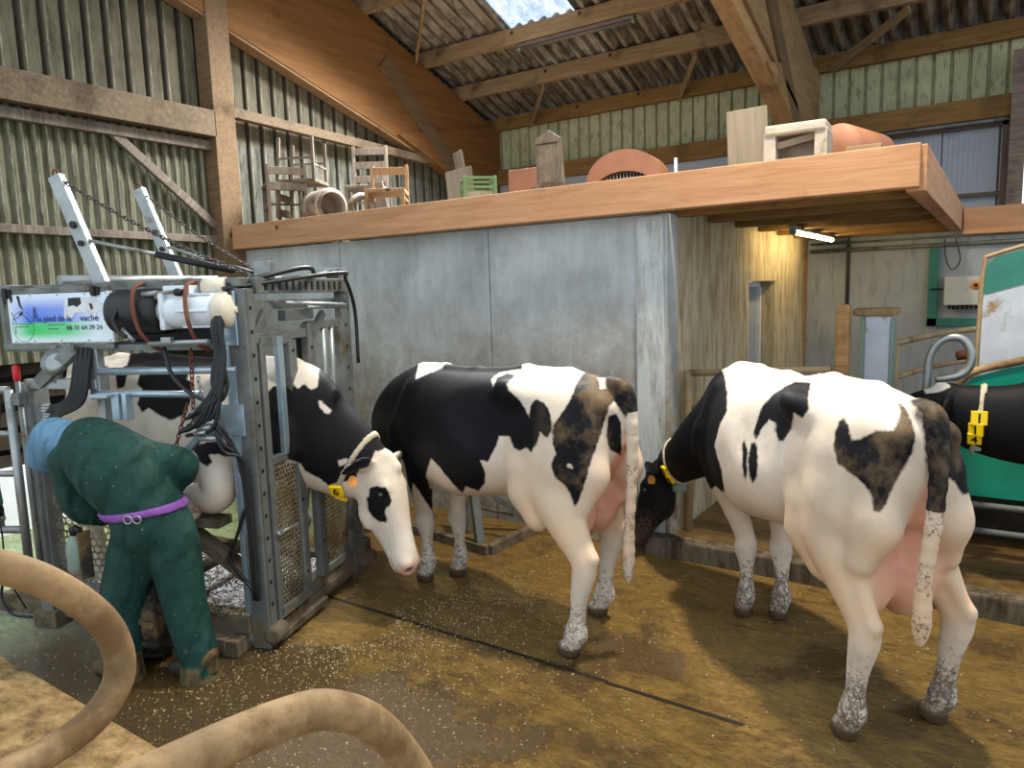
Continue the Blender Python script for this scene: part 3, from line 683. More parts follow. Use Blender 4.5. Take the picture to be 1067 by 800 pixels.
# ------------------------------------------------------------------ cows
def m_hide():
    t = NT('holstein_hide'); v = t.coord()
    blk, pnk, drt, hoof, tan, gry = (t.attr(a) for a in ('blk', 'pnk', 'drt', 'hoof', 'tan', 'gry'))
    n = t.noise(v, 38, 5, .7); n2 = t.noise(v, 5, 6, .7); n3 = t.noise(v, 90, 4, .7)
    white = t.ramp(n2, [(.3, lin('bcb1a0')), (.7, lin('dad3c8'))])
    tn = t.math('MULTIPLY', tan, t.ramp(n2, [(.32, .45), (.6, 1.)]), True)
    white = t.mix(tn, white, lin('d2a97c'))
    pink = t.ramp(n2, [(.3, lin('c98f78')), (.7, lin('e2b096'))])
    white = t.mix(pnk, white, pink)
    e = t.math('ADD', blk, t.math('MULTIPLY', t.math('SUBTRACT', n, .5), .022))
    bm_ = t.ramp(t.math('ADD', t.math('MULTIPLY', e, 60.), .5), [(.2, 0.), (.8, 1.)])
    black = t.ramp(n3, [(.3, lin('060608')), (.7, lin('141318'))])
    black = t.mix(t.math('MULTIPLY', gry, t.ramp(n2, [(.45, 0.), (.62, .8)])), black, lin('6d5a40'))
    col = t.mix(bm_, white, black)
    d = t.math('ADD', drt, t.math('ADD', t.math('MULTIPLY', t.math('SUBTRACT', n3, .5), 1.1), t.math('MULTIPLY', t.math('SUBTRACT', n, .5), 1.0)))
    d = t.ramp(d, [(.52, 0.), (.72, .85)])
    col = t.mix(d, col, lin('4a3d30'))
    col = t.mix(hoof, col, lin('4d3c2a'))
    t.set(col=col, rough=.6, spec=.16)
    t.bump(t.math('ADD', t.math('MULTIPLY', n3, .4), t.noise(v, 11, 5, .6)), .22, .012); return t.m
M['hide'] = m_hide()
M['eye'] = simple('dark_wet_eye', '0d0a0c', .08, bump=0, spec=.8)
TORSO = [(-.86, 1.33, 1.12, 1.22, .03), (-.82, 1.37, 1.02, 1.2, .12), (-.74, 1.42, .92, 1.16, .19), (-.58, 1.445, .84, 1.12, .235), (-.42, 1.455, .78, 1.10, .25),
         (-.22, 1.45, .75, 1.05, .27), (0, 1.435, .70, 1.0, .335), (.25, 1.425, .655, .97, .35), (.45, 1.425, .675, .98, .315), (.62, 1.44, .72, 1.02, .255),
         (.80, 1.42, .80, 1.08, .20), (.93, 1.35, .90, 1.10, .14), (1.0, 1.24, 1.0, 1.12, .05)]
HEAD = [(-.05, .03, -.06, -.01, .02), (-.02, .062, -.085, -.01, .07), (.05, .08, -.13, -.02, .092), (.13, .078, -.175, -.03, .102), (.20, .066, -.185, -.04, .090), (.28, .046, -.168, -.05, .070),
        (.36, .026, -.145, -.055, .060), (.43, .014, -.132, -.055, .062), (.485, .008, -.13, -.055, .068), (.525, -.008, -.115, -.055, .060), (.55, -.04, -.08, -.06, .02)]
def make_cow(label, O, th, hind, front, neck, head, nrad=None, lifted=None, tail=None, udder=1., patches=(), front_dx=0., h=.0125, pk=None, ears=(1, 1), earlen=.17, tan=.5, dirt=1., hs=1.06, headblk=False, tailblk=0):
    """all positions in cow space: x forward, y left, z up; O, th place it"""
    hm = head; P0 = V(hm[0]); hx = V(hm[1]).normalized(); hz = V(hm[2]); hy = hz.cross(hx).normalized(); hz = hx.cross(hy)
    HR = Matrix((hx, hy, hz)).transposed()
    def HP(x, y, z): return tuple(P0+HR @ V((x*hs, y*hs, z*hs)))
    pts = [P0, V(HP(.56, 0, 0))]+[V(p) for p in neck]+([V(p)*.86 for p in lifted[1]] if lifted else [])
    lo = (-1.02, min(-.5, min(p.y for p in pts)-.28), -.02); hi = (max(1.1, max(p.x for p in pts)+.25), max(.5, max(p.y for p in pts)+.28), max(1.56, max(p.z for p in pts)+.2))
    F = Field(lo, hi, h)
    F.loft((0, 0, 0), np.eye(3), TORSO, .02, 2.25)
    # withers, spine, hooks, pins, ribs of muscle
    F.chain([(-.78, 0, 1.395), (-.5, 0, 1.44), (-.2, 0, 1.445), (.2, 0, 1.415), (.5, 0, 1.415), (.72, 0, 1.41)], [.025, .03, .03, .025, .03, .035], .05)
    for s in (-1, 1):
        F.ell((-.24, s*.225, 1.36), (.085, .05, .05), k=.10)
        F.cone((-.22, s*.22, 1.35), (-.70, s*.10, 1.30), .04, .04, .07)
        F.ell((-.80, s*.10, 1.30), (.045, .035, .05), k=.05)
        F.ell((-.30, s*.30, 1.16), (.09, .07, .16), k=.04, op='sub') if False else None
        F.ell((-.08, s*.37, 1.25), (.15, .07, .13), k=.16, op='sub')
        F.chain([(.62, s*.15, 1.30), (.70, s*.19, 1.05), (.74, s*.20, .93)], [.06, .09, .085], .06)
        # fore leg
        k = 0 if s > 0 else 1
        if lifted and lifted[0] == s:
            F.chain([(.64, s*.17, .98), (.56, s*.19, .80)], [.12, .105], .06)
            F.chain(lifted[1], lifted[2], .025, n=4)
        else:
            fx, fy = front[k]; ex = .5*(fx+.58)
            F.chain([(.66, s*.16, 1.05), (.58, s*.17, .86), (ex+.02, .4*fy+.6*s*.17, .70), (fx+.01, fy, .47), (fx+.015, fy, .41), (fx, fy, .34), (fx-.005, fy, .2), (fx-.005, fy, .145), (fx+.02, fy, .07)],
                    [.13, .108, .078, .050, .054, .037, .032, .042, .040], .03, sq=((0, 1, 0), .9), n=3)
            F.cone((fx-.03, fy, .15), (fx-.035, fy, .13), .03, .03, .02)
            F.ell((fx+.035, fy, .030), (.066, .052, .052), k=.02)
        # hind leg: thigh, stifle, gaskin, hock, cannon, hoof
        gx, gy = hind[k]; ty = s*.185
        F.chain([(-.52, s*.16, 1.16), (-.52, ty, .98), (-.46, ty*1.05, .86)], [.16, .155, .13], .06, sq=((0, 1, 0), .62))
        F.chain([(-.72, s*.13, 1.14), (-.74, s*.15, .96), (-.70, ty, .80)], [.10, .095, .07], .06, sq=((0, 1, 0), .8))
        F.chain([(-.34, ty*1.1, .93), (-.34, ty*1.12, .82), (-.44, .5*(ty+gy), .70)], [.10, .09, .085], .05, sq=((0, 1, 0), .8))
        F.chain([(-.50, ty, .86), (.5*(-.50+gx-.09), .4*ty+.6*gy, .69), (gx-.09, gy, .53), (gx-.085, gy, .44), (gx-.06, gy, .33), (gx-.045, gy, .2), (gx-.035, gy, .145), (gx-.005, gy, .07)],
                [.125, .086, .053, .047, .036, .032, .042, .040], .035, sq=((0, 1, 0), .85), n=3)
        F.cone((gx-.155, gy, .56), (gx-.11, gy, .47), .027, .034, .03); F.cone((gx-.155, gy, .56), (-.66, ty, .80), .022, .04, .03)
        F.cone((gx-.07, gy, .15), (gx-.075, gy, .13), .03, .03, .02)
        F.ell((gx+.018, gy, .030), (.068, .053, .052), k=.02)
    if udder:
        u = udder
        for s in (-1, 1):
            F.ell((-.56, s*.095, .80-.03*u), (.165*u**.3, .115*u**.5, .21*u), k=.04)
            F.ell((-.30, s*.08, .73), (.16, .09, .095), k=.05)
            for x, z in ((-.58, .60-.06*(u-1)*3), (-.34, .63)):
                F.cone((x, s*.075, z), (x+.01, s*.08, z-.055), .018, .012, .02)
        F.cone((-.62, 0, .95), (-.70, 0, 1.12), .07, .05, .05)
    # neck
    n = len(neck); rs = nrad or [.235, .20, .165, .125, .11][:n]
    F.chain(neck, rs, .06, sq=((0, 1, 0) if not pk else pk, .62), n=4)
    F.ell((.86, 0, .95), (.14, .10, .16), k=.08)
    # head
    F.loft(P0, np.array(HR), np.array(HEAD)*hs, .03, 2.3)
    for s in (-1, 1):
        F.ell(HP(.125, s*.080, .028), (.042, .026, .030), HR, .025)      # brow
        F.ell(HP(.152, s*.106, -.004), (.030, .020, .020), HR, .012, 'sub')
        F.ell(HP(.22, s*.062, -.145), (.07, .022, .035), HR, .03)          # jaw
        F.ell(HP(.535, s*.040, -.035), (.018, .013, .020), HR, .008, 'sub')   # nostril
        F.ell(HP(.50, s*.045, -.03), (.03, .03, .035), HR, .02)
        F.ell(HP(.54, s*.042, -.030), (.030, .014, .017), HR, .006, 'sub')
        if ears[0 if s > 0 else 1]:
            base = HP(.01, s*.075, .0); mid = HP(-.015, s*(.075+earlen*.55), -.015); tip = HP(.0, s*(.075+earlen), -.05)
            F.chain([base, mid, tip], [.030, .058, .018], .02, sq=(tuple(HR @ V((.85, 0, .35))), .30), n=3)
            c2 = HP(.028, s*(.075+earlen*.55), -.012); F.ell(c2, (.02, .06, .035), HR, .01, 'sub')
    F.cone(HP(-.01, 0, .05), HP(.05, 0, .075), .04, .035, .03)
    F.ell(HP(.55, 0, -.088), (.05, .05, .006), HR, .008, 'sub')               # mouth
    F.ell(HP(.50, 0, -.094), (.055, .08, .0045), HR, .006, 'sub')
    # tail
    tl = tail or [(-.76, 0, 1.41), (-.86, 0, 1.38), (-.90, .01, 1.22), (-.90, .01, .95), (-.89, .02, .7), (-.88, .02, .5), (-.88, .02, .38)]
    F.chain(tl, [.042, .038, .032, .028, .026, .032, .034, .014][:len(tl)-1]+[.012], .018, n=3)
    F.D = np.maximum(F.D, (-np.broadcast_to(F.ax[2], F.D.shape)+.0).astype(np.float32))
    o, P = F.mesh('cow', 'hide', 2)
    o.location = O; o.rotation_euler = (0, 0, th)
    # coat attributes
    N = len(P); x, y, z = P.T
    blk = np.full(N, -.2)
    for ptc in patches:
        u, v = np.array(ptc['u']), np.array(ptc['v']); Q = np.stack([P @ u, P @ v], 1)
        ok = np.ones(N, bool)
        if 'n' in ptc:
            w = P @ np.array(ptc['n']); a, b = ptc.get('w', (-9, 9)); ok = (w > a) & (w < b)
        if 'ry' in ptc: ok &= (y > ptc['ry'][0]) & (y < ptc['ry'][1])
        if 'rx' in ptc: ok &= (x > ptc['rx'][0]) & (x < ptc['rx'][1])
        for poly in ptc.get('b', ()): blk = np.where(ok, np.maximum(blk, poly_sd(Q, poly)), blk)
        for poly in ptc.get('w_', ()): blk = np.where(ok, np.minimum(blk, -poly_sd(Q, poly)), blk)
    HQ = (P-np.array(P0)) @ np.array(HR)/hs                         # head space coordinates
    inhead = (HQ[:, 0] > -.06) & (np.abs(HQ[:, 1]) < .32) & (np.abs(HQ[:, 2]+.05) < .22) & (HQ[:, 0] < .6)
    if tailblk: 
        tp_ = np.array([p[:] for p in smooth_path(tl, 8)]); dtp = np.min(np.linalg.norm(P[:, None, :]-tp_[None], axis=2), 1)
        blk = np.where((x < -.80) & (z > tailblk), np.maximum(blk, .047-dtp), blk)
    if headblk: blk = np.where((HQ[:, 0] > -.12) & (np.abs(HQ[:, 1]) < .3) & (HQ[:, 2] < .35) & (HQ[:, 2] > -.3) & (HQ[:, 0] < .6) & (x > .9), np.maximum(blk, .06), blk)
    pnk = np.zeros(N); tn = np.clip((1.25+.25*(x < -.25)-z)*1.3, 0, 1)*tan*np.clip((z-.35)*4, .2, 1); tn[(x > .3)] *= .6
    def blob(c, r, s=1.): return np.clip(s*(1.35-np.sqrt((((P-np.array(c))/np.array(r))**2).sum(1)))*2.2, 0, 1)
    if udder:
        leg_out = np.abs(y) < .19
        pnk = np.maximum(pnk, blob((-.56, 0, .76), (.22, .19, .25))*leg_out); pnk = np.maximum(pnk, .7*blob((-.28, 0, .70), (.2, .15, .09)))
        pnk = np.maximum(pnk, blob((-.76, 0, 1.08), (.12, .055, .2)))
    mz = np.clip((HQ[:, 0]-.475)*18, 0, 1)*inhead*(0 if headblk else 1); pnk = np.maximum(pnk, mz*.9)
    drt = np.clip((.66-z)*1.3, 0, .56)*dirt; drt = np.maximum(drt, np.clip((.13-z)*9, 0, .95)*dirt)
    tp = np.array([p for p in tl]); dt = np.min(np.linalg.norm(P[:, None, :]-tp[None, 2:], axis=2), 1); istail = (x < -.80)
    drt = np.where(istail & (z < 1.18) & (dt < .07), np.maximum(drt, .52), drt)
    hf = np.clip((.062-z)*60, 0, 1)
    for s in (-1, 1):
        q = np.sqrt(((HQ[:, 0]-.54)/.04)**2+((HQ[:, 1]-s*.044)/.017)**2+((HQ[:, 2]+.028)/.018)**2); hf = np.maximum(hf, np.clip((1.15-q)*4, 0, .85)*inhead)
    hf = np.maximum(hf, np.clip(1-np.abs(HQ[:, 2]+.094)/.006, 0, .55)*(HQ[:, 0] > .44)*inhead)
    gry = np.clip((-.45-x)*5, 0, 1)
    for nm, a in (('blk', blk), ('pnk', pnk), ('drt', drt), ('hoof', hf), ('tan', tn), ('gry', gry)): put_attr(o.data, nm, a)
    tag(o, label, 'cow', 'black and white dairy cows')
    for s in (-1, 1):
        bm = newbm(); add_ball(bm, HP(.150, s*.090, -.002), .0215, 16); obj('eye', bm, 'eye', o)
    return o, F, HP, HR, hx
def cow_frame(hm, fm, off=0.):
    """origin and heading from the mid points of the hind and fore feet"""
    hm, fm = V(hm), V(fm); d = (fm-hm).normalized(); return hm+d*.60, math.atan2(d.y, d.x)
def to_local(O, th, p):
    p = V(p)-V((O[0], O[1], 0)); return (Matrix.Rotation(-th, 3, 'Z') @ p)[:]
def dir_local(th, d): return (Matrix.Rotation(-th, 3, 'Z') @ V(d))[:]
def strap(o, F, c, n, half, off, rad, name='collar', mat='collar'):
    b, P = F.band(c, n, half, off, rad).mesh(name, mat, 1); b.parent = o; return b
def on_surface(child, origin, d):
    """point and normal where a ray from origin along d leaves the child's mesh, in its own space"""
    me = child.data; t = BVHTree.FromPolygons([v.co for v in me.vertices], [p.vertices[:] for p in me.polygons])
    far = V(origin)+V(d)*.6; hit = t.ray_cast(far, -V(d)); return (hit[0], hit[1]) if hit[0] else (V(origin)+V(d)*.15, V(d))
def number_tag(o, c, nrm, up, w, h_, digits, rows=True):
    n = V(nrm).normalized(); u = V(up); u = (u-n*u.dot(n)).normalized(); r = u.cross(n)
    R = Matrix((r, u, n)).transposed(); M4 = Matrix.Translation(V(c)) @ R.to_4x4()
    bm = newbm(); add_box(bm, (0, 0, .004), (w, h_, .022), None, .004); bm.transform(M4); t = obj('number_tag', bm, 'yellow', o)
    text_obj('digit', digits, h_*.95 if len(digits) == 1 else h_*.8, 'ink', t, M4 @ Matrix.Translation((0, -h_*.32, .0165)), .0008, 1., 'CENTER', .0012)
    return t

exec(COAT) if 'COAT' in globals() else None
PT = globals().get('PATCHES', {})
# --- cow in the middle of the alley, side on, heading left
c2O, c2T = cow_frame((-1.80, 3.33, 0), (-3.0, 3.53, 0))
c2h = [to_local(c2O, c2T, p)[:2] for p in ((-1.77, 3.08, 0), (-1.86, 3.58, 0))]; c2f = [to_local(c2O, c2T, p)[:2] for p in ((-3.06, 3.45, 0), (-2.93, 3.63, 0))]
cow2, F2, HP2, HR2, hx2 = make_cow('cow standing side on in the middle, mostly black front and white belly', c2O, c2T, c2h, c2f,
    [(.78, 0, 1.14), (.98, -.03, 1.10), (1.18, -.08, 1.02), (1.32, -.12, .93)], ((1.38, -.14, .88), (.55, -.1, -.83), (.83, 0, .55)),
    patches=PT.get('c2', ()), tailblk=1.28, pk=(.1, 1, 0), tan=.75)
# --- cow at the right, seen from behind, head down over the kerb
c3O, c3T = cow_frame((-.345, 3.225, 0), (-1.06, 4.0, 0))
c3h = [to_local(c3O, c3T, p)[:2] for p in ((-.45, 3.08, 0), (-.15, 3.40, 0))]; c3f = [to_local(c3O, c3T, p)[:2] for p in ((-1.13, 3.98, 0), (-.95, 4.04, 0))]
h0 = V(to_local(c3O, c3T, (-1.93, 4.70, .60))); h1 = V(to_local(c3O, c3T, (-2.14, 4.60, .13)))
up3 = dir_local(c3T, (-.75, .25, .45))
cow3, F3, HP3, HR3, hx3 = make_cow('cow seen from behind at the right, head down over the kerb, huge udder', c3O, c3T, c3h, c3f,
    [(.76, 0, 1.12), (.95, .05, .98), (1.08, .14, .85), tuple(h0+V((-.05, -.03, .03)))], (tuple(h0), tuple(h1-h0), up3), nrad=[.235, .19, .15, .12],
    patches=PT.get('c3', ()), udder=1.28, headblk=True, tailblk=1.06, dirt=1.2, pk=(-.3, 1, .1), tan=.85,
    tail=[(-.76, 0, 1.41), (-.86, .01, 1.38), (-.91, .03, 1.22), (-.92, .05, 1.0), (-.90, .06, .8), (-.895, .06, .62), (-.89, .06, .52)])
# --- cow standing in the trimming crate, head out through the gate
CR = Matrix.Translation((-3.25, 2.30, 0)) @ Matrix.Rotation(math.radians(19.3), 4, 'Z')      # crate space -> world
c1T = math.radians(19.3); c1O = CR @ V((-.74, .50, .10))
def w2c(p): return to_local(c1O, c1T, V(p)-V((0, 0, c1O.z)))
a0 = V(w2c((-2.98, 2.98, .915))); a1 = V(w2c((-2.76, 2.97, .46)))
up1 = dir_local(c1T, (.86, .25, .35))
cow1, F1, HP1, HR1, hx1 = make_cow('cow in the trimming crate, white face with black eye patch sticking out', c1O, c1T,
    [(-.60, .16), (-.60, -.16)], [(.60, .14), (.60, -.14)],
    [(.68, 0, 1.06), (.84, .02, .95), (1.0, .03, .85), tuple(a0+V((-.07, -.02, -.05)))], (tuple(a0), tuple(a1-a0), up1), nrad=[.28, .25, .20, .13],
    lifted=(-1, [(.46, -.20, 1.0), (.45, -.34, .95), (.50, -.45, .85), (.53, -.49, .765), (.49, -.50, .725), (.43, -.50, .735), (.375, -.49, .745), (.365, -.51, .70), (.37, -.53, .63)],
            [.17, .14, .098, .075, .066, .054, .050, .044, .030]), hs=1.2,
    patches=PT.get('c1', ()), pk=(-.2, 1, 0), tan=.5, h=.0115, dirt=.7)
# --- black cow at the right edge behind the kerb
c4O = V((1.16, 5.05, .09)); c4T = math.radians(182)
cow4, F4, HP4, HR4, hx4 = make_cow('black cow at the right edge wearing a collar with the number 114', c4O, c4T,
    [(-.60, .15), (-.62, -.15)], [(.60, .14), (.58, -.14)],
    [(.80, 0, .99), (1.0, 0, .96), (1.2, 0, .97), (1.30, -.0, 1.01)], ((1.37, 0, 1.09), (.86, -.25, -.22), (.25, 0, 1)), nrad=[.235, .20, .165, .13],
    patches=PT.get('c4', ({'u': (1, 0, 0), 'v': (0, 0, 1), 'b': [[(-1.1, .5), (3, .5), (3, 2), (-1.1, 2)]]},)), udder=1., tan=.3, h=.016)
# straps and number tags
def neck_collar(cow, F, c, n, half=.018, off=.012, rad=.26): return strap(cow, F, c, n, half, off, rad)
cN = V(HP1(-.09, 0, -.03)); col1 = neck_collar(cow1, F1, cN, hx1*.55+V((.8, 0, -.1)), .017, .012, .33)
cN3 = h0.lerp(V((1.08, .14, .85)), .55)+V((0, 0, -.02)); col3 = neck_collar(cow3, F3, cN3, (h0-V((1.0, .08, .92))), .018, .012, .30)
cN4 = V((1.24, 0, .99)); col4 = neck_collar(cow4, F4, cN4, V((1, 0, .12)), .018, .012, .3)
for cow, col, c, cn, items in ((cow1, col1, cN, hx1*.55+V((.8, 0, -.1)), [((.05, -.55, -.95), '6', .074), ((.02, -.18, -1.), '7', .074)]),
                        (cow3, col3, cN3, h0-V((1.0, .08, .92)), [((-.75, .55, .1), '5', .062), ((-.30, .6, -.75), '8', .058)]),
                        (cow4, col4, cN4, V((1, 0, .12)), [((0, 1, .10), '1', .082), ((0, .97, -.42), '1', .075), ((0, .85, -.80), '4', .070)])):
    for d, s, sz in items:
        cn = V(cn).normalized(); dd = V(d); dd = (dd-cn*dd.dot(cn)).normalized(); p, nn = on_surface(col, c, dd)
        number_tag(cow, p+nn*.004, nn if nn.dot(dd) > .3 else dd, (0, 0, 1), sz, sz, s)
    d = V((.1, -.1, -1)) if cow is not cow4 else V((0, .3, -1)); p, nn = on_surface(col, c, d.normalized())
    bm = newbm(); add_box(bm, p+V((0, 0, -.02)), (.05, .085, .06), None, .012); obj('collar_weight', bm, 'green_frame' if cow is cow1 else 'grey_plastic', cow)
def ear_tag(cow, p, n, R):
    n = V(n).normalized(); F_ = frame_of(n)
    bm = newbm(); pts = [V(p)+F_ @ V((0, a, b)) for a, b in ((-.022, -.03), (.022, -.03), (.026, .005), (.012, .028), (-.012, .028), (-.026, .005))]
    add_prism(bm, pts, n*.004); t = obj('ear_tag', bm, 'orange_tag', cow); return t
ear_tag(cow1, HP1(.045, -.19, -.055), V(dir_local(c1T, (.56, -.75, .3))), HR1)
ear_tag(cow3, HP3(.045, .17, -.05), V(dir_local(c3T, (.4, -.9, .1))), HR3)
ear_tag(cow4, HP4(.03, .20, -.07), V(dir_local(c4T, (0, -1, .1))), HR4)
# ------------------------------------------------------------------ hoof trimming crate (crate space: x towards the head gate, y away from the man, z up)
def m_perf(name, c, period, hole, c2='5f5136'):
    t = NT(name); tc = t.new('ShaderNodeTexCoord'); sp = t.new('ShaderNodeSeparateXYZ'); t.link(tc.outputs['Object'], sp.inputs[0])
    u = t.math('ADD', sp.outputs[0], sp.outputs[1]); w = sp.outputs[2]
    def lat(o):
        a = t.math('SUBTRACT', t.math('FRACT', t.math('ADD', t.math('DIVIDE', u, period), o)), .5)
        b = t.math('SUBTRACT', t.math('FRACT', t.math('ADD', t.math('DIVIDE', w, period*1.732), o)), .5)
        b = t.math('MULTIPLY', b, 1.732); return t.math('SQRT', t.math('ADD', t.math('MULTIPLY', a, a), t.math('MULTIPLY', b, b)))
    d = t.math('MINIMUM', lat(0.), lat(.5)); al = t.math('GREATER_THAN', d, hole)
    col = t.mix(t.ramp(t.noise(t.coord(), 6, 6, .7), [(.42, 0.), (.58, 1.)]), lin(c), lin(c2))
    t.set(col=col, rough=.55, metal=.3, alpha=al); return t.m
M['perf'] = m_perf('perforated_muddy_steel', '7d786a', .030, .33)
M['perf_big'] = m_perf('perforated_side_panel', '8b8878', .046, .40)
M['chain_dark'] = simple('dark_greasy_chain', '4a423a', .6, .3)
CRA = math.radians(19.3)
cr = thing('trimming_crate', 'galvanised steel hoof trimming crate with a blue and green sign panel', 'trimming crate', (-3.25, 2.30, 0), CRA)
def cpart(name, m, *items, parent=None, bev=.004):
    bm = newbm()
    for it in items:
        k = it[0]
        if k == 'box': add_box(bm, it[1], it[2], it[3] if len(it) > 3 else None, bev)
        elif k == 'beam': add_beam(bm, it[1], it[2], it[3], it[4], (0, 0, 1), bev)
        elif k == 'tube': add_tube(bm, it[1], it[2], it[3] if len(it) > 3 else 10)
        elif k == 'path': add_tube(bm, smooth_path(it[1], 8), it[2], 8)
        elif k == 'chain': add_chain(bm, it[1], it[2], .034, .0042, it[3] if len(it) > 3 else 0)
        elif k == 'lathe': add_lathe(bm, it[1], 24, it[2], it[3])
    return obj(name, bm, m, parent or cr)
def holes(parent, x, y, z0, z1, n, ax):
    for i in range(n):
        bm = newbm(); z = z0+(z1-z0)*i/(n-1); c = (x, y, z); add_lathe(bm, [(.011, -.001), (.011, .002)], 8, c, ax)
        obj('bolt_hole', bm, 'dark', parent)
# floor and sill
cpart('platform', 'mud_steel', ('box', (-.95, .52, .085), (2.0, .95, .05)), ('box', (-.95, .02, .10), (2.0, .05, .09)))
cpart('front_sill', 'mud_steel', ('box', (-.02, .55, .10), (.10, 1.16, .15)), ('box', (.055, .30, .045), (.06, .5, .04)))
cpart('side_sill', 'mud_steel', ('box', (-.62, -.03, .15), (1.15, .06, .10)), ('box', (-.35, -.10, .07), (.42, .10, .07)), ('box', (-.12, -.07, .05), (.10, .14, .09)))
cpart('far_sill', 'mud_steel', ('box', (-.95, 1.04, .10), (2.0, .07, .12)))
cpart('pivot', 'mud_steel', ('lathe', [(.03, -.06), (.05, -.05), (.05, .05), (.03, .06)], (.07, .02, .09), (0, 1, 0)))
cpart('pivot', 'mud_steel', ('lathe', [(.03, -.05), (.04, .05)], (.07, 1.15, .09), (0, 1, 0)), ('box', (.02, 1.08, .16), (.16, .10, .16)))
# head gate posts
p = cpart('gate_post', 'galv_dirty', ('box', (0, -.012, .98), (.11, .03, 1.94)), ('box', (.04, .02, .98), (.03, .07, 1.94)), ('box', (-.04, .02, .98), (.03, .07, 1.94))); holes(p, .0555, .02, .25, 1.85, 14, (1, 0, 0))
p = cpart('gate_post', 'galv_dirty', ('box', (.02, 1.06, 1.0), (.05, .10, 1.96)), ('box', (.0, 1.11, 1.0), (.10, .02, 1.96))); holes(p, .046, 1.06, .3, 1.85, 12, (1, 0, 0))
p = cpart('top_beam', 'galv_dirty', ('box', (.03, .58, 1.965), (.06, 1.0, .085)))
for i in range(13): cpart('slot', 'dark', ('box', (.0615, .16+i*.068, 1.965), (.004, .022, .05)), parent=p, bev=0)
cpart('header', 'galv_dirty', ('box', (0, .50, 1.86), (.06, 1.05, .05)), ('beam', (.03, .08, 1.70), (.03, .22, 1.86), .03, .06), ('box', (.04, .30, 1.69), (.03, .50, .05)), ('beam', (.04, .62, 1.66), (.04, .78, 1.80), .03, .05), ('box', (.05, .46, 1.80), (.05, .30, .06)))
cpart('header_plate', 'dark', ('box', (-.01, .56, 1.60), (.02, .22, .16)))
cpart('cross_link', 'galv', ('tube', [(.08, .30, 1.87), (.09, .98, 1.84)], .012), ('tube', [(.08, .52, 1.84), (.08, .98, 1.83)], .012))
# near half door: slotted above, perforated below
d1 = cpart('gate_door', 'galv_dirty', ('box', (.045, .09, .90), (.04, .045, 1.52)), ('box', (.045, .37, .90), (.05, .075, 1.52)), ('box', (.045, .23, 1.67), (.04, .30, .05)), ('box', (.045, .23, 1.02), (.04, .26, .04)), ('box', (.045, .23, .16), (.04, .30, .06)))
cpart('perforated_panel', 'perf', ('box', (.05, .225, .59), (.012, .22, .82)), parent=d1, bev=0)
cpart('slide_bar', 'galv_blue', ('box', (.055, .25, 1.36), (.03, .05, .66)), parent=d1)
cpart('latch', 'galv', ('tube', [(.07, .08, .62), (.09, .26, .62)], .012), ('box', (.075, .12, .62), (.02, .05, .03)), parent=d1)
holes(d1, .071, .37, .3, 1.6, 4, (1, 0, 0))
# far half door
d2 = cpart('gate_door', 'galv_dirty', ('box', (.03, .60, .96), (.05, .075, 1.56)), ('box', (.03, .98, .96), (.04, .05, 1.56)), ('box', (.03, .78, 1.73), (.04, .40, .05)), ('box', (.03, .78, .95), (.04, .34, .05)), ('box', (.03, .78, .20), (.04, .34, .05)))
cpart('perforated_panel', 'perf', ('box', (.03, .79, .57), (.012, .30, .70)), parent=d2, bev=0)
cpart('rod', 'galv', ('tube', [(.03, .78, .95), (.03, .78, 1.73)], .017), parent=d2); cpart('rod', 'galv', ('tube', [(.03, .88, .95), (.03, .88, 1.73)], .017), parent=d2)
holes(d2, .056, .60, .4, 1.6, 3, (1, 0, 0))
# side structure near the man
p = cpart('rear_post', 'galv', ('box', (-1.42, -.01, .74), (.085, .07, 1.44)), ('box', (-1.375, .03, .74), (.02, .10, 1.44))); holes(p, -1.42, -.046, .35, 1.2, 4, (0, -1, 0))
cpart('rear_arm', 'galv', ('box', (-1.16, -.01, 1.455), (.50, .05, .055)))
cpart('side_strut', 'galv', ('box', (-.93, .0, 1.55), (.07, .05, .36)), ('box', (-.93, .03, .85), (.05, .05, 1.4)))
cpart('side_rail', 'galv_blue', ('tube', [(-.90, -.02, 1.525), (-.02, -.02, 1.535)], .021)); cpart('side_rail', 'galv_blue', ('tube', [(-.90, -.03, 1.405), (-.25, -.03, 1.405)], .018))
cpart('belly_bracket', 'galv_blue', ('box', (-.12, -.02, 1.27), (.26, .04, .17)), ('beam', (-.20, -.04, 1.24), (-.46, -.10, .98), .05, .035), ('box', (-.05, -.02, 1.1), (.05, .03, .9)))
cpart('side_bracket', 'galv_blue', ('box', (-.76, -.05, 1.34), (.05, .05, .15)), ('box', (-.70, -.05, 1.34), (.03, .05, .15)), ('box', (-.83, -.08, 1.40), (.12, .07, .02)))
cpart('corner_post', 'galv_blue', ('box', (-.065, -.02, 1.0), (.03, .03, 1.9)))
cpart('corner_plate', 'galv_blue', ('box', (-.045, -.035, 1.80), (.11, .015, .28)))
cpart('pulley', 'galv', ('lathe', [(.03, -.012), (.075, -.01), (.06, 0), (.075, .01), (.03, .012)], (-1.16, -.05, 1.58), (.2, -1, .35)))
cpart('slanted_arm', 'galv_dirty', ('beam', (-1.30, -.03, 1.46), (-1.02, -.03, 1.66), .05, .07), ('beam', (-1.20, -.02, 1.46), (-1.13, -.02, 1.68), .03, .05))
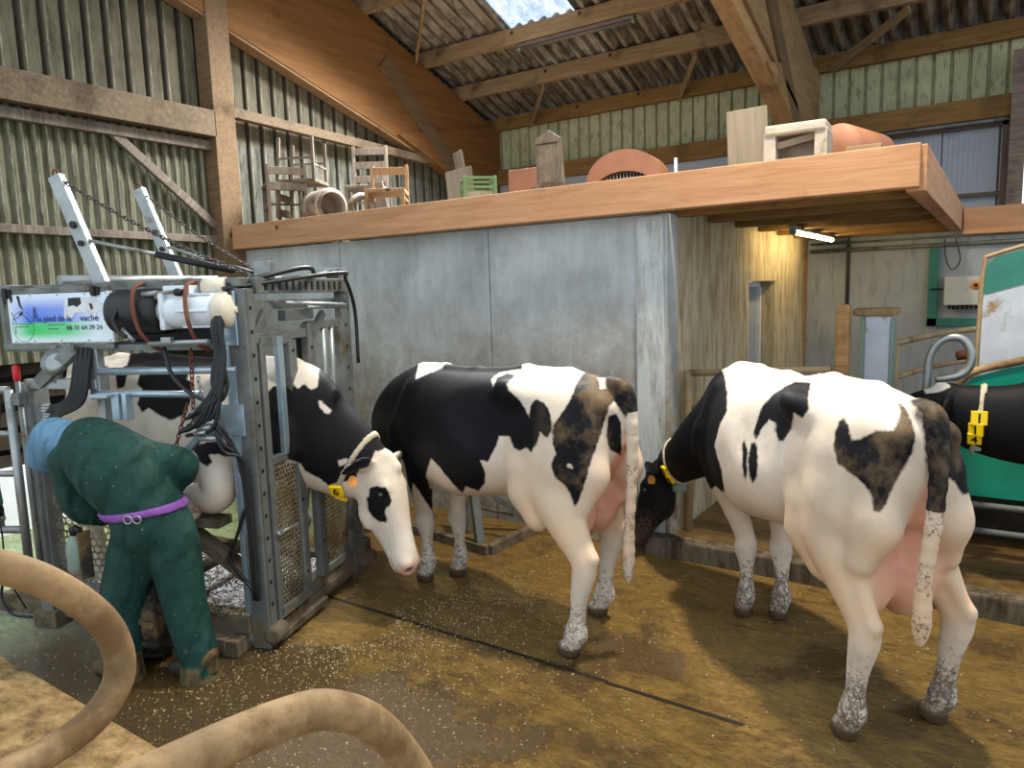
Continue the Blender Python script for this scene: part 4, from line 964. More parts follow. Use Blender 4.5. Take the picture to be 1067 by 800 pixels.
# top side beams and top frame
cpart('side_beam', 'galv_dirty', ('box', (-.78, .03, 1.985), (1.60, .09, .045)), ('box', (-.78, .02, 1.655), (1.50, .07, .035)))
cpart('far_beam', 'galv_dirty', ('box', (-.78, 1.05, 1.985), (1.60, .07, .06)), ('box', (-1.55, .54, 1.985), (.06, 1.05, .06)), ('box', (-1.45, 1.05, 1.0), (.08, .07, 1.95)), ('tube', [(-1.42, 1.04, 1.3), (0, 1.04, 1.3)], .02), ('tube', [(-1.42, 1.04, .9), (0, 1.04, .9)], .02))
# sign panel
sg = cpart('sign_panel', 'frame_white', ('box', (-1.145, -.035, 1.825), (.70, .015, .275)), bev=.002)
sg.location.x = .045
cpart('housing', 'galv_dirty', ('box', (-1.145, -.02, 1.975), (.74, .05, .035)), ('box', (-1.145, -.01, 1.665), (.76, .05, .03)), ('box', (-1.51, -.01, 1.82), (.025, .04, .32)))
for x in (-1.44, -.84): cpart('hinge', 'ink', ('box', (x, -.05, 1.965), (.055, .02, .045)), ('box', (x, -.06, 1.965), (.02, .02, .06)))
def m_sign():
    t = NT('printed_sign'); tc = t.new('ShaderNodeTexCoord'); sp = t.new('ShaderNodeSeparateXYZ'); t.link(tc.outputs['Object'], sp.inputs[0]); x, z = sp.outputs[0], sp.outputs[2]
    fx = t.ramp(t.math('MULTIPLY_ADD', x, 1., True, 1.5) if False else t.math('ADD', x, 1.5), [(.02, .25), (.14, 1.), (.40, .85), (.60, .1)])
    zb = t.ramp(t.math('MULTIPLY', t.math('SUBTRACT', z, 1.69), 4.), [(.0, 0.), (.2, 1.), (.44, 1.), (.441, 0.)])
    zt = t.ramp(t.math('MULTIPLY', t.math('SUBTRACT', z, 1.69), 4.), [(.44, 0.), (.441, 1.), (.75, .85), (1., .15)])
    col = t.mix(t.math('MULTIPLY', fx, zt, True), lin('dfeaf6'), lin('1f66d8')); col = t.mix(t.math('MULTIPLY', fx, zb, True), col, lin('12c05a'))
    t.set(col=col, rough=.35); return t.m
M['sign'] = m_sign()
cpart('printed_face', 'sign', ('box', (-1.145, -.0435, 1.825), (.685, .002, .262)), parent=sg, bev=0)
SM = Matrix.Translation((0, -.0455, 0)) @ Matrix.Rotation(PI/2, 4, 'X')
def stext(s, x, z, size, m='ink', sx=1., bold=0.): return text_obj('lettering', s, size, m, sg, Matrix.Translation((x, -.0485, z)) @ Matrix.Rotation(PI/2, 4, 'X'), .0005, sx, 'LEFT', bold)
M['blue_ink'] = simple('dark_blue_print', '1b2a6b', .5, bump=0); M['green_ink'] = simple('dark_green_print', '0d5a2a', .5, bump=0)
stext('A', -1.325, 1.805, .125, 'blue_ink', .42, -.001); stext('u pied de la', -1.29, 1.806, .048, 'blue_ink', 1.02); stext('vache', -1.035+.03, 1.806, .048, 'blue_ink', 1.15); stext('06 31 64 29 24', -1.10, 1.758, .036, 'ink', 1.08)
def flat(parent, name, m, polys, y=-.0455):
    bm = newbm()
    for P in polys: add_prism(bm, [(a, y, b) for a, b in P], (0, -.001, 0))
    return obj(name, bm, m, parent)
cowx, cowz = -1.09, 1.84
flat(sg, 'cow_drawing', 'frame_white', [[(cowx-.02, cowz-.02), (cowx-.01, cowz+.075), (cowx+.03, cowz+.095), (cowx+.12, cowz+.09), (cowx+.17, cowz+.095), (cowx+.24, cowz+.06), (cowx+.25, cowz+.02), (cowx+.20, cowz+.01), (cowx+.19, cowz-.02), (cowx+.12, cowz+.01), (cowx+.06, cowz+.01), (cowx+.03, cowz-.02)]])
flat(sg, 'cow_drawing', 'ink', [[(cowx+.02, cowz+.09), (cowx+.10, cowz+.092), (cowx+.105, cowz+.06), (cowx+.075, cowz+.04), (cowx+.05, cowz+.05), (cowx+.015, cowz+.045)], [(cowx+.155, cowz+.06), (cowx+.175, cowz+.055), (cowx+.18, cowz+.03), (cowx+.165, cowz+.025)]], -.047)
flat(sg, 'cow_drawing', 'ink', [[(-1.475, 1.95), (-1.455, 1.95), (-1.455, 1.92), (-1.468, 1.91)], [(-1.425, 1.95), (-1.405, 1.95), (-1.40, 1.90), (-1.385, 1.87), (-1.41, 1.89)], [(-1.42, 1.852), (-1.39, 1.865), (-1.39, 1.855), (-1.415, 1.84)]])
def ring(parent, c, a, b, r=.0015):
    bm = newbm(); add_tube(bm, [(c[0]+a*math.cos(t), -.0455, c[1]+b*math.sin(t)) for t in [2*PI*k/28 for k in range(28)]], r, 5, closed=True); return obj('outline', bm, 'grey_plastic', parent)
ring(sg, (-1.40, 1.78), .075, .085); 
bm = newbm(); 
for a, b in (((-1.475, 1.795), (-1.33, 1.795)), ((-1.455, 1.78), (-1.36, 1.78)), ((-1.455, 1.78), (-1.455, 1.74)), ((-1.455, 1.82), (-1.395, 1.85)), ((-1.395, 1.85), (-1.34, 1.80)), ((-1.47, 1.86), (-1.445, 1.80)), ((-1.23, 1.788), (-1.16, 1.788)), ((-1.23, 1.765), (-1.16, 1.765)), ((-1.15, 1.788), (-1.11, 1.788))):
    add_tube(bm, [(a[0], -.0458, a[1]), (b[0], -.0458, b[1])], .0016, 5)
obj('outline', bm, 'blue_ink', sg)
for x in (-1.46, -1.33, -1.145, -.96, -.82):
    for z in (1.70, 1.95): cpart('rivet', 'galv', ('lathe', [(.005, 0), (.004, .003)], (x, -.045, z), (0, -1, 0)), parent=sg)
# machine bay
cpart('bay_backing', 'dark', ('box', (-.43, .12, 1.82), (.72, .02, .31)), ('box', (-.43, .05, 1.675), (.72, .12, .02)))
cpart('reel', 'black_rubber', ('lathe', [(.02, 0), (.118, .005)]+[(.118+(.004 if i % 2 else 0), .01+i*.0145) for i in range(20)]+[(.118, .305), (.02, .31)], (-.74, .0, 1.845), (1, 0, 0)))
mt = cpart('motor', 'motor_white', ('lathe', [(.03, 0), (.062, .002), (.066, .05), (.088, .055), (.092, .10), (.088, .24), (.09, .25), (.09, .34), (.07, .35)], (-.43, -.03, 1.845), (1, 0, 0)), ('box', (-.30, -.02, 1.93), (.16, .13, .09)), ('box', (-.38, -.03, 1.845), (.03, .16, .19)))
cpart('motor_cap', 'motor_cap', ('lathe', [(.088, 0), (.094, .01), (.092, .06), (.078, .078), (.03, .092), (.018, .094), (.016, .102)], (-.085, -.03, 1.845), (1, 0, 0)), parent=mt)
for k in range(6): a = 2*PI*k/6; cpart('cooling_rib', 'motor_white', ('beam', (-.28, -.03+.095*math.cos(a), 1.845+.095*math.sin(a)), (-.10, -.03+.095*math.cos(a), 1.845+.095*math.sin(a)), .012, .012), parent=mt)
cpart('capacitor', 'motor_cap', ('lathe', [(.04, 0), (.046, .005), (.046, .13), (.04, .135)], (-.19, -.0, 1.965), (1, 0, 0)))
for x, t in ((-.52, .05), (-.20, .02)):
    cpart('strap', 'rust', ('path', [(x-.04, .02, 1.995), (x-.03, -.09, 1.97), (x-.01, -.135, 1.86), (x+t*.3, -.13, 1.75), (x+t, -.09, 1.67), (x+t, -.02, 1.64)], .011))
cpart('fitting', 'galv', ('tube', [(-.50, -.09, 1.935), (-.40, -.10, 1.94)], .014), ('tube', [(-.40, -.10, 1.94), (-.30, -.10, 1.945)], .010))
cpart('fitting', 'galv', ('tube', [(-.62, -.12, 1.76), (-.55, -.13, 1.70)], .012))
cpart('valve_bar', 'galv', ('tube', [(-.46, -.12, 1.68), (-.10, -.12, 1.69)], .014), ('box', (-.34, -.13, 1.70), (.06, .03, .03)))
cpart('knob', 'ink', ('lathe', [(.012, 0), (.02, .01), (.02, .04), (.01, .045)], (-.28, -.12, 1.94), (1, 0, 0)))
# hoses
random.seed(3)
for i in range(9):
    r = random.uniform(-.012, .012); z = 1.95-i*.008; x = -.02-(i % 4)*.016
    cpart('hose', 'black_rubber', ('path', [(.04+r, .35, 2.0+r), (.02, .12-r, 1.99), (-.02+r, -.04, 1.93), (x-.01, -.10-.01*(i % 3), 1.78), (x+r, -.12, 1.62), (x-.02+r, -.13, 1.46), (x-.09-.02*(i % 4), -.13, 1.36-.014*i), (x-.20-.01*i, -.10, 1.34-.018*i)], .0105))
cpart('hose', 'black_rubber', ('path', [(-.40, -.09, 1.66), (-.34, -.12, 1.52), (-.22, -.13, 1.42), (-.08, -.12, 1.38), (-.03, -.10, 1.46), (-.06, -.09, 1.60)], .011))
cpart('hose', 'black_rubber', ('path', [(-.08, -.09, 1.64), (-.10, -.11, 1.5), (-.09, -.11, 1.42)], .016))
cpart('hose', 'black_rubber', ('path', [(-.62, -.09, 1.90), (-.66, -.13, 1.82), (-.63, -.14, 1.75), (-.58, -.14, 1.72)], .011))
for i in range(7):
    cpart('hose', 'black_rubber', ('path', [(-1.02+.016*i, -.03-.01*(i % 2), 1.66), (-1.03+.016*i, -.05, 1.55), (-1.05+.012*i, -.07, 1.42-.01*i), (-1.10-.01*i, -.08, 1.36-.014*i), (-1.22-.02*(i % 3), -.05, 1.33-.016*i)], .010))
    cpart('fitting', 'galv', ('tube', [(-1.30-.01*(i % 3), -.05, 1.34-.016*i), (-1.22, -.05, 1.335-.016*i)], .012))
for i in range(7): cpart('fitting', 'galv', ('tube', [(-.22-.02*(i % 2), -.11, 1.35-.028*i), (-.10-.03*(i % 3), -.12, 1.36-.028*i)], .013))
for i in range(4): cpart('hose', 'black_rubber', ('path', [(-.11, -.12, 1.30-.03*i), (-.05, -.13, 1.24-.04*i), (-.015+.01*i, -.07, 1.05), (.0+.008*i, -.06, .70), (-.0+.008*i, -.06, .30)], .009))
cpart('hose', 'black_rubber', ('path', [(-.04, -.06, 1.95), (.25, .6, 2.03), (.12, .95, 2.0), (.08, 1.13, 1.8), (.08, 1.14, 1.45)], .012)); cpart('hose', 'black_rubber', ('path', [(-.04, -.02, 1.97), (.15, .4, 2.06), (.05, .7, 2.03)], .014))
cpart('oval_ring', 'galv', ('tube', [(-.03+.022*math.cos(t), -.045, 1.02+.045*math.sin(t)) for t in [2*PI*k/16 for k in range(17)]], .005, 6))
cpart('chain', 'rust', ('chain', (-.27, -.05, 1.65), (-.28, -.06, 1.26))); cpart('chain', 'rust', ('chain', (-.31, -.06, 1.36), (-.42, -.08, 1.06))); cpart('chain', 'galv', ('chain', (-.24, -.05, 1.50), (-.20, -.06, 1.28)))
# foot rest under the lifted hoof
cpart('foot_rest', 'mud_steel', ('beam', (-.44, -.0, .66), (-.04, .02, .38), .09, .06), ('beam', (-.50, .10, .56), (-.10, .14, .50), .07, .05), ('box', (-.30, .02, .70), (.20, .12, .05)))
cpart('foot_rest_end', 'galv', ('box', (-.03, .015, .375), (.012, .075, .055), rotm(0, .6, 0)))
cpart('hose', 'black_rubber', ('path', [(-.02, -.05, .80), (-.10, -.04, .62), (-.15, -.03, .50), (-.02, -.05, .36), (.0, -.05, .30)], .009))
# lifting arms on the roof of the crate
for k, y in enumerate((0.10, 1.02)):
    b0, b1 = V((-.93, y, 2.0)), V((-1.15, y-.02, 2.60)) if k == 0 else V((-1.42, y-.02, 2.66))
    if k: b0 = V((-1.17, y, 2.0))
    la = cpart('lifting_arm', 'galv', ('beam', b0, b1, .045, .075))
    cpart('pin', 'ink', ('lathe', [(.02, -.035), (.02, .035)], tuple(b0.lerp(b1, .55)), (0, 1, 0)), ('lathe', [(.016, -.035), (.016, .035)], tuple(b0.lerp(b1, .38)), (0, 1, 0)), parent=la)
    e0 = b0.lerp(b1, .42); e1 = V((-.12, .15, 2.05)) if k == 0 else V((-.55, .95, 2.06))
    st = cpart('gas_strut', 'galv', ('tube', [e0, e0.lerp(e1, .55)], .010)); cpart('strut_body', 'dark', ('tube', [e0.lerp(e1, .5), e1], .019), parent=st)
    cpart('chain', 'chain_dark', ('chain', tuple(b1), (.02, .10, 2.02) if k == 0 else (-.45, 1.0, 2.03), .04))
    cpart('hook', 'rust', ('tube', [b1+V((.02*math.cos(t), 0, .015+.02*math.sin(t))) for t in [.0, .8, 1.6, 2.4, 3.2, 4.0]], .006, 6), parent=la)
cpart('cross_bar', 'galv', ('tube', [(-1.17, .05, 2.03), (-.9, 1.05, 2.03)], .03))
cpart('top_block', 'galv', ('box', (.02, .22, 2.045), (.10, .05, .10)))
cpart('top_block', 'galv', ('box', (-.02, .98, 2.05), (.12, .06, .05)))
cpart('top_valve', 'galv_dirty', ('box', (.0, 1.05, 2.04), (.09, .10, .07)), ('beam', (.0, .72, 2.01), (.0, 1.02, 2.06), .03, .03))
# rear gate with the red lever, perforated side and canisters
gt = cpart('rear_gate', 'galv', ('tube', [(-1.45, -.10, 1.43), (-1.45, -.10, .30)], .024), ('tube', [(-2.05, -.20, 1.43), (-1.45, -.10, 1.43)], .022), ('tube', [(-2.05, -.20, 1.18), (-1.45, -.10, 1.18)], .018), ('tube', [(-2.05, -.20, .95), (-1.45, -.10, .95)], .018), ('tube', [(-2.05, -.20, .62), (-1.45, -.10, .62)], .022), ('tube', [(-1.59, -.12, 1.43), (-1.59, -.12, .62)], .014), ('tube', [(-2.05, -.2, 1.43), (-2.05, -.2, .30)], .024))
cpart('lever', 'galv_dirty', ('tube', [(-1.37, -.09, .22), (-1.39, -.09, 1.50)], .014), ('box', (-1.39, -.09, 1.38), (.05, .05, .07)), parent=gt)
cpart('lever_grip', 'red', ('lathe', [(.014, 0), (.019, .01), (.019, .08), (.01, .09)], (-1.39, -.09, 1.48), (0, 0, 1)), parent=gt)
cpart('chain', 'galv', ('chain', (-1.65, -.13, 1.15), (-1.57, -.12, .68)), parent=gt)
cpart('perforated_side', 'perf_big', ('box', (-1.08, .03, .62), (.60, .008, .74)), bev=0)
cpart('side_frame', 'galv_dirty', ('box', (-1.08, .03, 1.0), (.62, .03, .04)))
cpart('side_frame', 'galv_dirty', ('box', (-1.08, .03, .25), (.62, .03, .04)))
for i, (x, z) in enumerate(((-1.30, 1.0), (-1.22, .98), (-1.14, .68), (-1.07, .68))):
    cpart('canister', 'motor_white', ('lathe', [(.028, 0), (.032, .01), (.032, .14), (.02, .16)], (x, .02, z), (0, 0, 1)), ('lathe', [(.012, .16), (.012, .22)], (x, .02, z), (0, 0, 1)))
cpart('canister_holder', 'galv_dirty', ('box', (-1.18, .04, 1.0), (.50, .02, .03)), ('box', (-1.15, .04, .70), (.40, .02, .03)))
# wheels
WA = (-1, -.55, 0); wx, wy = -.60, -.17; WD = V(WA).normalized()
w = cpart('wheel', 'tyre', ('lathe', [(.17, -.15), (.25, -.155), (.275, -.12)]+[(.295-(.018 if i % 2 else 0), -.11+i*.0244) for i in range(10)]+[(.275, .12), (.25, .155), (.17, .15)], (wx, wy, .295), WA), bev=0)
for i in range(26):
    a = 2*PI*i/26; FR = frame_of(WD); c = V((wx, wy, .295))+FR @ V((.055*(1 if i % 2 else -1), .287*math.cos(a), .287*math.sin(a)))
    bm = newbm(); add_box(bm, c, (.11, .030, .026), FR @ rotm(a-PI/2, 0, 0) @ rotm(0, 0, .5*(1 if i % 2 else -1)), .004); obj('tread_lug', bm, 'tyre', w)
cpart('rim', 'galv_dirty', ('lathe', [(.02, .06), (.06, .07), (.09, .04), (.15, .05), (.172, .15), (.165, .05), (.165, -.12), (.02, -.12)], (wx, wy, .295), WA), parent=w, bev=0)
cpart('hub', 'mud_steel', ('lathe', [(.035, 0), (.035, .05), (.02, .06)], tuple(V((wx, wy, .295))+WD*.05), WA), parent=w)
cpart('axle', 'mud_steel', ('tube', [(-.60, -.12, .30), (-.60, .98, .30)], .035), ('beam', (-1.42, .02, .16), (-.05, .02, .16), .05, .08), ('box', (-1.42, .0, .06), (.16, .14, .10)))
cpart('hose', 'black_rubber', ('path', [(-1.44, -.05, .40), (-1.60, -.10, .36), (-1.66, -.12, .22), (-1.58, -.14, .12), (-1.45, -.12, .10)], .008))
# shavings lying on the platform (nobody could count them)
M['straw'] = simple('pale_wood_shavings', 'ad9c78', .8, 0, .2, 30, bump=0)
M['straw_grey'] = simple('grey_hoof_shavings', 'c6c8cc', .7, 0, .25, 30, bump=0)
def flakes(name, label, m, n, place, lo=.006, hi=.02, seed=1):
    rnd = random.Random(seed); vs, fs = [], []
    for _ in range(n):
        q = place(rnd)
        if q is None: continue
        x, y, z = q; a = rnd.uniform(0, PI); L = rnd.uniform(lo, hi); w = L*rnd.uniform(.15, .45); tz = rnd.uniform(-.5, .5)*L; c, s = math.cos(a), math.sin(a); b = len(vs)
        for u, v in ((-1, -1), (1, -1), (1, 1), (-1, 1)): vs.append((x+c*L*u/2-s*w*v/2, y+s*L*u/2+c*w*v/2, z+abs(tz)*.5+tz*u/2+.002*v))
        fs.append((b, b+1, b+2, b+3))
    me = bpy.data.meshes.new(name); me.from_pydata(vs, [], fs); me.materials.append(M[m]); o = bpy.data.objects.new(name, me); COL.objects.link(o)
    o['kind'] = 'stuff'
    if label: o['label'] = label; o['category'] = 'shavings'
    return o
cf = flakes('shaving_layer', None, 'straw_grey', 5200, lambda r: (r.uniform(-1.5, -.05), r.uniform(.06, .98), .113+r.random()*.012), .006, .03); cf.parent = cr
cf = flakes('shaving_layer', None, 'straw', 900, lambda r: (r.uniform(-1.2, -.05), r.uniform(-.05, .02), .20+r.random()*.006), .006, .02, 5); cf.parent = cr
fx0, fy0 = -3.25, 2.30
def near_crate(r):
    a = r.gauss(0, 1); rad = .25+abs(r.gauss(0, .85)); an = r.uniform(-1.9, 1.3)
    x = -3.2+rad*math.cos(an)+.15; y = 2.75+rad*1.1*math.sin(an)
    p = CR.inverted() @ V((x, y, 0))
    if -1.6 < p.x < .08 and -.02 < p.y < 1.1: return None
    if y < 1.43: return None
    return x, y, .003
flakes('wood_shavings', 'pale shavings scattered on the wet floor around the trimming crate', 'straw', 3800, near_crate, .003, .010, 2)
flakes('straw_bits', 'tiny straw bits scattered thinly over the golden brown floor', 'straw', 1800, lambda r: (r.uniform(-4.6, 1.), r.uniform(1.5, 4.55), .003), .003, .010, 8)

# ------------------------------------------------------------------ person
def m_cloth(name, c1, c2, mud='6b5a38'):
    t = NT(name); v = t.coord(); dr = t.attr('drt')
    n = t.noise(v, 7, 6, .65); f = t.noise(v, 160, 2, .5)
    col = t.ramp(n, [(.3, lin(c1)), (.7, lin(c2))])
    d = t.ramp(t.math('ADD', dr, t.math('MULTIPLY', t.math('SUBTRACT', t.noise(v, 14, 7, .75), .5), 1.4)), [(.45, 0.), (.62, .9)])
    col = t.mix(d, col, lin(mud))
    sp = t.ramp(t.noise(v, 60, 3, .6), [(.70, 0.), (.74, .7)]); col = t.mix(sp, col, lin('a9ad9a'))
    t.set(col=col, rough=.7, spec=.18)
    w = t.new('ShaderNodeTexWave'); w.inputs['Scale'].default_value = 3.2; w.inputs['Distortion'].default_value = 9; w.inputs['Detail'].default_value = 3; w.inputs['Detail Scale'].default_value = 1.4
    t.link(t.coord((1, 1, .45), (.3, .5, .2)), w.inputs['Vector'])
    t.bump(t.math('ADD', t.math('MULTIPLY', w.outputs[1], 1.), t.math('MULTIPLY', n, .8)), .55, .03); return t.m
M['coverall'] = m_cloth('green_work_overalls', '15342f', '20433c')
M['hood'] = m_cloth('blue_cloth_hood', '4d7590', '6489a3')
M['skin'] = simple('skin', 'c59478', .55, 0, .08, 12)
M['boot'] = simple('muddy_rubber_boot', '2d2a20', .6, 0, .25, 9, dirt='6f5832', dirt_amt=.46)
M['purple'] = simple('purple_webbing_belt', '7c4899', .7, 0, .12, 30)
# person space: x = towards the crate's rear (the way the back leans), y = towards the crate, z up
PO = V((-3.50, 1.80, 0)); pT = math.radians(196)
def W(x, y, z): return (x, y, z)
PM = Matrix.Translation(PO) @ Matrix.Rotation(pT, 4, 'Z')
def wp(p):      # world -> person space
    q = PM.inverted() @ V(p); return tuple(q)
F = Field((-.65, -.75, -.02), (1.05, .6, 1.62), .0105)
hipc = V(wp((-3.45, 1.86, .80))); ftR = V(wp((-3.27, 1.93, 0))); ftL = V(wp((-3.60, 1.72, 0)))
chest = V(wp((-3.62, 1.79, 1.08))); neckp = V(wp((-3.80, 1.73, 1.21))); headp = V(wp((-3.93, 1.68, 1.21)))
sidev = V((ftR-ftL)); sidev.z = 0; sidev.normalize()
lean = (chest-hipc).normalized()
def leg(h, ft, kn):
    F.chain([h, kn, ft+V((0, 0, .12))], [.118, .086, .072], .05, n=5); F.cone(ft+V((0, 0, .13)), ft+V((0, 0, .01)), .082, .098, .03)
hR = hipc+sidev*.085+V((0, 0, -.06)); hL = hipc-sidev*.085+V((0, 0, -.06))
leg(hR, ftR, hR.lerp(ftR, .52)+V((.03, 0, 0))+sidev*.02); leg(hL, ftL, hL.lerp(ftL, .5)+V((.03, 0, 0))-sidev*.02)
F.ell(hipc, (.13, .165, .14), k=.08)
F.chain([hipc+V((0, 0, .02)), hipc.lerp(chest, .5)+V((0, 0, .045)), chest, neckp+V((-.04, 0, 0))], [.138, .150, .165, .12], .07, n=3)
shR = chest.lerp(neckp, .50)+sidev*.17+V((0, 0, -.02)); shL = chest.lerp(neckp, .55)-sidev*.15+V((0, 0, -.03))
F.ell(shR, (.085, .085, .085), k=.07); F.ell(shL, (.085, .085, .085), k=.07)
elR = V(wp((-3.42, 2.02, 1.06))); haR = V(wp((-3.74, 2.02, .82))); elL = shL+V((-.02, -.05, -.27)); haL = V(wp((-3.62, 2.10, .82)))
F.chain([shR, elR, haR.lerp(elR, .12)], [.082, .070, .050], .04, n=4); F.chain([shL, elL, haL.lerp(elL, .12)], [.08, .068, .050], .04, n=4)
o, P = F.mesh('person', 'coverall', 2)
o.location = PO; o.rotation_euler = (0, 0, pT)
drt = np.clip((.34-P[:, 2])*2.0, 0, .62); inner = np.abs((P-np.array(hipc)) @ np.array(sidev)); drt = np.maximum(drt, np.clip((.60-P[:, 2])*.5, 0, .15))
put_attr(o.data, 'drt', drt)
person = tag(o, 'person in dark green overalls and blue hood bent over the lifted hoof', 'person')
# belt
bn = (V((0, 0, 1))*.75+lean*.55+sidev*.16).normalized(); b, _ = F.band(hipc+V((.02, 0, .08)), bn, .020, .013, .255).mesh('belt', 'purple', 1); b.parent = person
put_attr(b.data, 'drt', np.zeros(len(b.data.vertices)))
pt, nn = on_surface(b, hipc+V((.02, 0, .08)), (V(wp((0, 0, 1)))-V(wp((-.56*1, .83, 1)))).normalized()+sidev*.1)
bm = newbm()
for s in (-1, 1): add_tube(bm, [V(pt)+nn*.012+sidev*(.022*s+.019*math.cos(t))+V((0, 0, 1))*.019*math.sin(t) for t in [2*PI*k/14 for k in range(14)]], .0042, 6, closed=True)
obj('buckle', bm, 'galv', person)
# hood and head
F2_ = Field(tuple(headp-V((.3, .3, .3))), tuple(headp+V((.3, .3, .3))), .009)
hd = (headp-neckp).normalized(); fd = (hd*.75+V((0, 0, -.66))).normalized()
F2_.ell(headp+hd*.03, (.115, .10, .105), k=.03); F2_.cone(neckp+hd*-.03, headp, .105, .10, .05); F2_.cone(headp, headp+fd*.13, .098, .088, .03); F2_.cone(headp+hd*.04+V((0, 0, .02)), headp+hd*.13+V((0, 0, -.03)), .085, .05, .04)
F2_.ell(headp+fd*.17+hd*.03, (.075, .07, .07), k=.02, op='sub')
hood, P = F2_.mesh('hood', 'hood', 2); hood.parent = person; put_attr(hood.data, 'drt', np.zeros(len(P)))
F3_ = Field(tuple(headp-V((.3, .3, .35))), tuple(headp+V((.3, .3, .3))), .008)
fc = headp+fd*.06
F3_.ell(fc, (.078, .072, .088), k=.02); F3_.cone(fc, neckp, .055, .055, .03)
F3_.cone(fc+fd*.07+hd*.0, fc+fd*.105-hd*.015, .014, .016, .015)
for s in (-1, 1): F3_.ell(fc+fd*.085+hd*.03+sidev*s*.032, (.016, .016, .013), k=.01, op='sub'); F3_.ell(fc+sidev*s*.08, (.02, .014, .03), k=.01)
F3_.ell(fc+fd*.09-hd*.045, (.02, .028, .006), k=.008, op='sub')
hh, P = F3_.mesh('head', 'skin', 2); hh.parent = person
# hands with five fingers each, closed around the hoof and the knife
def hand(wrist, d, palm_n, side):
    w, d, n = V(wrist), V(d).normalized(), V(palm_n); n = (n-d*n.dot(d)).normalized(); t = n.cross(d)*side
    G_ = Field(tuple(w-V((.16, .16, .16))), tuple(w+V((.2, .2, .2))), .0045)
    G_.chain([w-d*.06, w, w+d*.045, w+d*.08], [.030, .027, .030, .030], .012, sq=(tuple(n), .6))
    for i, (o_, L) in enumerate(((.030, .066), (.010, .076), (-.010, .070), (-.029, .054))):
        b0 = w+d*.082+t*o_; a1 = b0+d*L*.42+n*L*.12; a2 = a1+d*L*.15+n*L*.36; a3 = a2-d*L*.10+n*L*.25
        G_.chain([w+d*.05+t*o_*.7, b0, a1, a2, a3], [.011, .0105, .0098, .009, .0078], .006)
    b0 = w+d*.025+t*.028; G_.chain([b0, b0+t*.028+d*.03+n*.012, b0+t*.025+d*.06+n*.028, b0+t*.012+d*.075+n*.038], [.014, .0125, .011, .009], .008)
    h_, P = G_.mesh('hand', 'skin', 1); h_.parent = person; return h_
hand(haR, haR-elR, sidev*-1+V((0, 0, -.3)), 1); hand(haL, haL-elL, sidev+V((0, 0, .2)), -1)
for ft in (ftR, ftL):
    F4_ = Field((ft.x-.25, ft.y-.25, -.01), (ft.x+.3, ft.y+.3, .2), .009)
    F4_.chain([ft+V((-.03, 0, .12)), ft+V((-.02, 0, .06))], [.07, .065], .02); F4_.chain([ft+V((-.05, 0, .045)), ft+V((.06, 0, .045)), ft+V((.15, 0, .038))], [.048, .050, .044], .02)
    F4_.D = np.maximum(F4_.D, (-np.broadcast_to(F4_.ax[2], F4_.D.shape)).astype(np.float32))
    bt, P = F4_.mesh('boot', 'boot', 1); bt.parent = person
# spray bottle in a net holster on the hip
hb = hipc-sidev*.20+V((-.02, -.02, -.20))
sb = thing('spray_bottle', 'green spray bottle in a net pouch at the left hip of the bent person', 'bottle', (-3.70, 1.60, .60))
bm = newbm(); add_lathe(bm, [(.03, 0), (.042, .01), (.042, .13), (.03, .16), (.018, .18)], 18); obj('bottle', bm, 'grey_plastic', sb)
bm = newbm(); add_lathe(bm, [(.02, .18), (.022, .215), (.012, .22)], 14); add_box(bm, (.03, 0, .215), (.07, .022, .022), None, .004); obj('spray_head', bm, 'ink', sb)
bm = newbm(); add_box(bm, (.05, .02, .08), (.012, .06, .24), None, .004); obj('pouch', bm, 'boot', sb)

# ------------------------------------------------------------------ bent cubicle rails in the foreground
def rail(name, label, pts, r):
    bm = newbm(); add_tube(bm, smooth_path(pts, 10), r, 20); return tag(obj(name, bm, 'rail'), label, 'rail')
rail('bent_rail', 'thick manure coated pipe rail curling round at the left in the foreground', [(-1.4, -.25, .12), (-1.4, -.25, 1.4), (-1.4, -.2, 1.58), (-1.4, .0, 1.63), (-1.4, .28, 1.57), (-1.4, .47, 1.465), (-1.4, .57, 1.385), (-1.4, .645, 1.28), (-1.4, .66, 1.18), (-1.4, .61, 1.115), (-1.4, .52, 1.09), (-1.4, .42, 1.09), (-1.4, .2, 1.10), (-1.4, -.2, 1.1)], .0285)
rail('bent_rail', 'thick manure coated pipe rail bending downwards at the bottom edge of the picture', [(-.8, -.25, .12), (-.8, -.25, 1.2), (-.8, -.18, 1.34), (-.8, .05, 1.37), (-.8, .40, 1.345), (-.8, .60, 1.315), (-.8, .69, 1.275), (-.8, .77, 1.20), (-.8, .85, 1.07), (-.8, .93, .88), (-.8, .95, .6), (-.8, .95, .12)], .0285)

# ------------------------------------------------------------------ things standing beside and behind the cows
def tubes(name, label, cat, m, *paths, group=None):
    bm = newbm()
    for P, r in paths: add_tube(bm, P if len(P) < 3 else smooth_path(P, 6), r, 12)
    return tag(obj(name, bm, m), label, cat, group)
# leaning steel stand behind the side-on cow
t = thing('steel_stand', 'grey steel A-shaped stand lying on the floor behind the side-on cow', 'stand', (-3.0, 4.05, 0))
for nm, a, b, w in (('floor_beam', (0, 0, .035), (.04, .62, .035), .07), ('floor_beam', (0, 0, .035), (-.85, .10, .035), .07), ('upright', (-.10, .03, .06), (-.22, .10, .62), .06),
                    ('upright', (.0, .58, .06), (-.42, .30, .50), .04), ('upright', (-.42, .30, .02), (-.42, .30, .60), .035), ('cross_bar', (-.20, .09, .50), (-.45, .32, .50), .04), ('cross_bar', (-.02, .35, .20), (-.6, .32, .22), .02)):
    bm = newbm(); add_beam(bm, a, b, w, w, bev=.004); obj(nm, bm, 'mud_steel' if nm != 'upright' else 'galv_dirty', t)
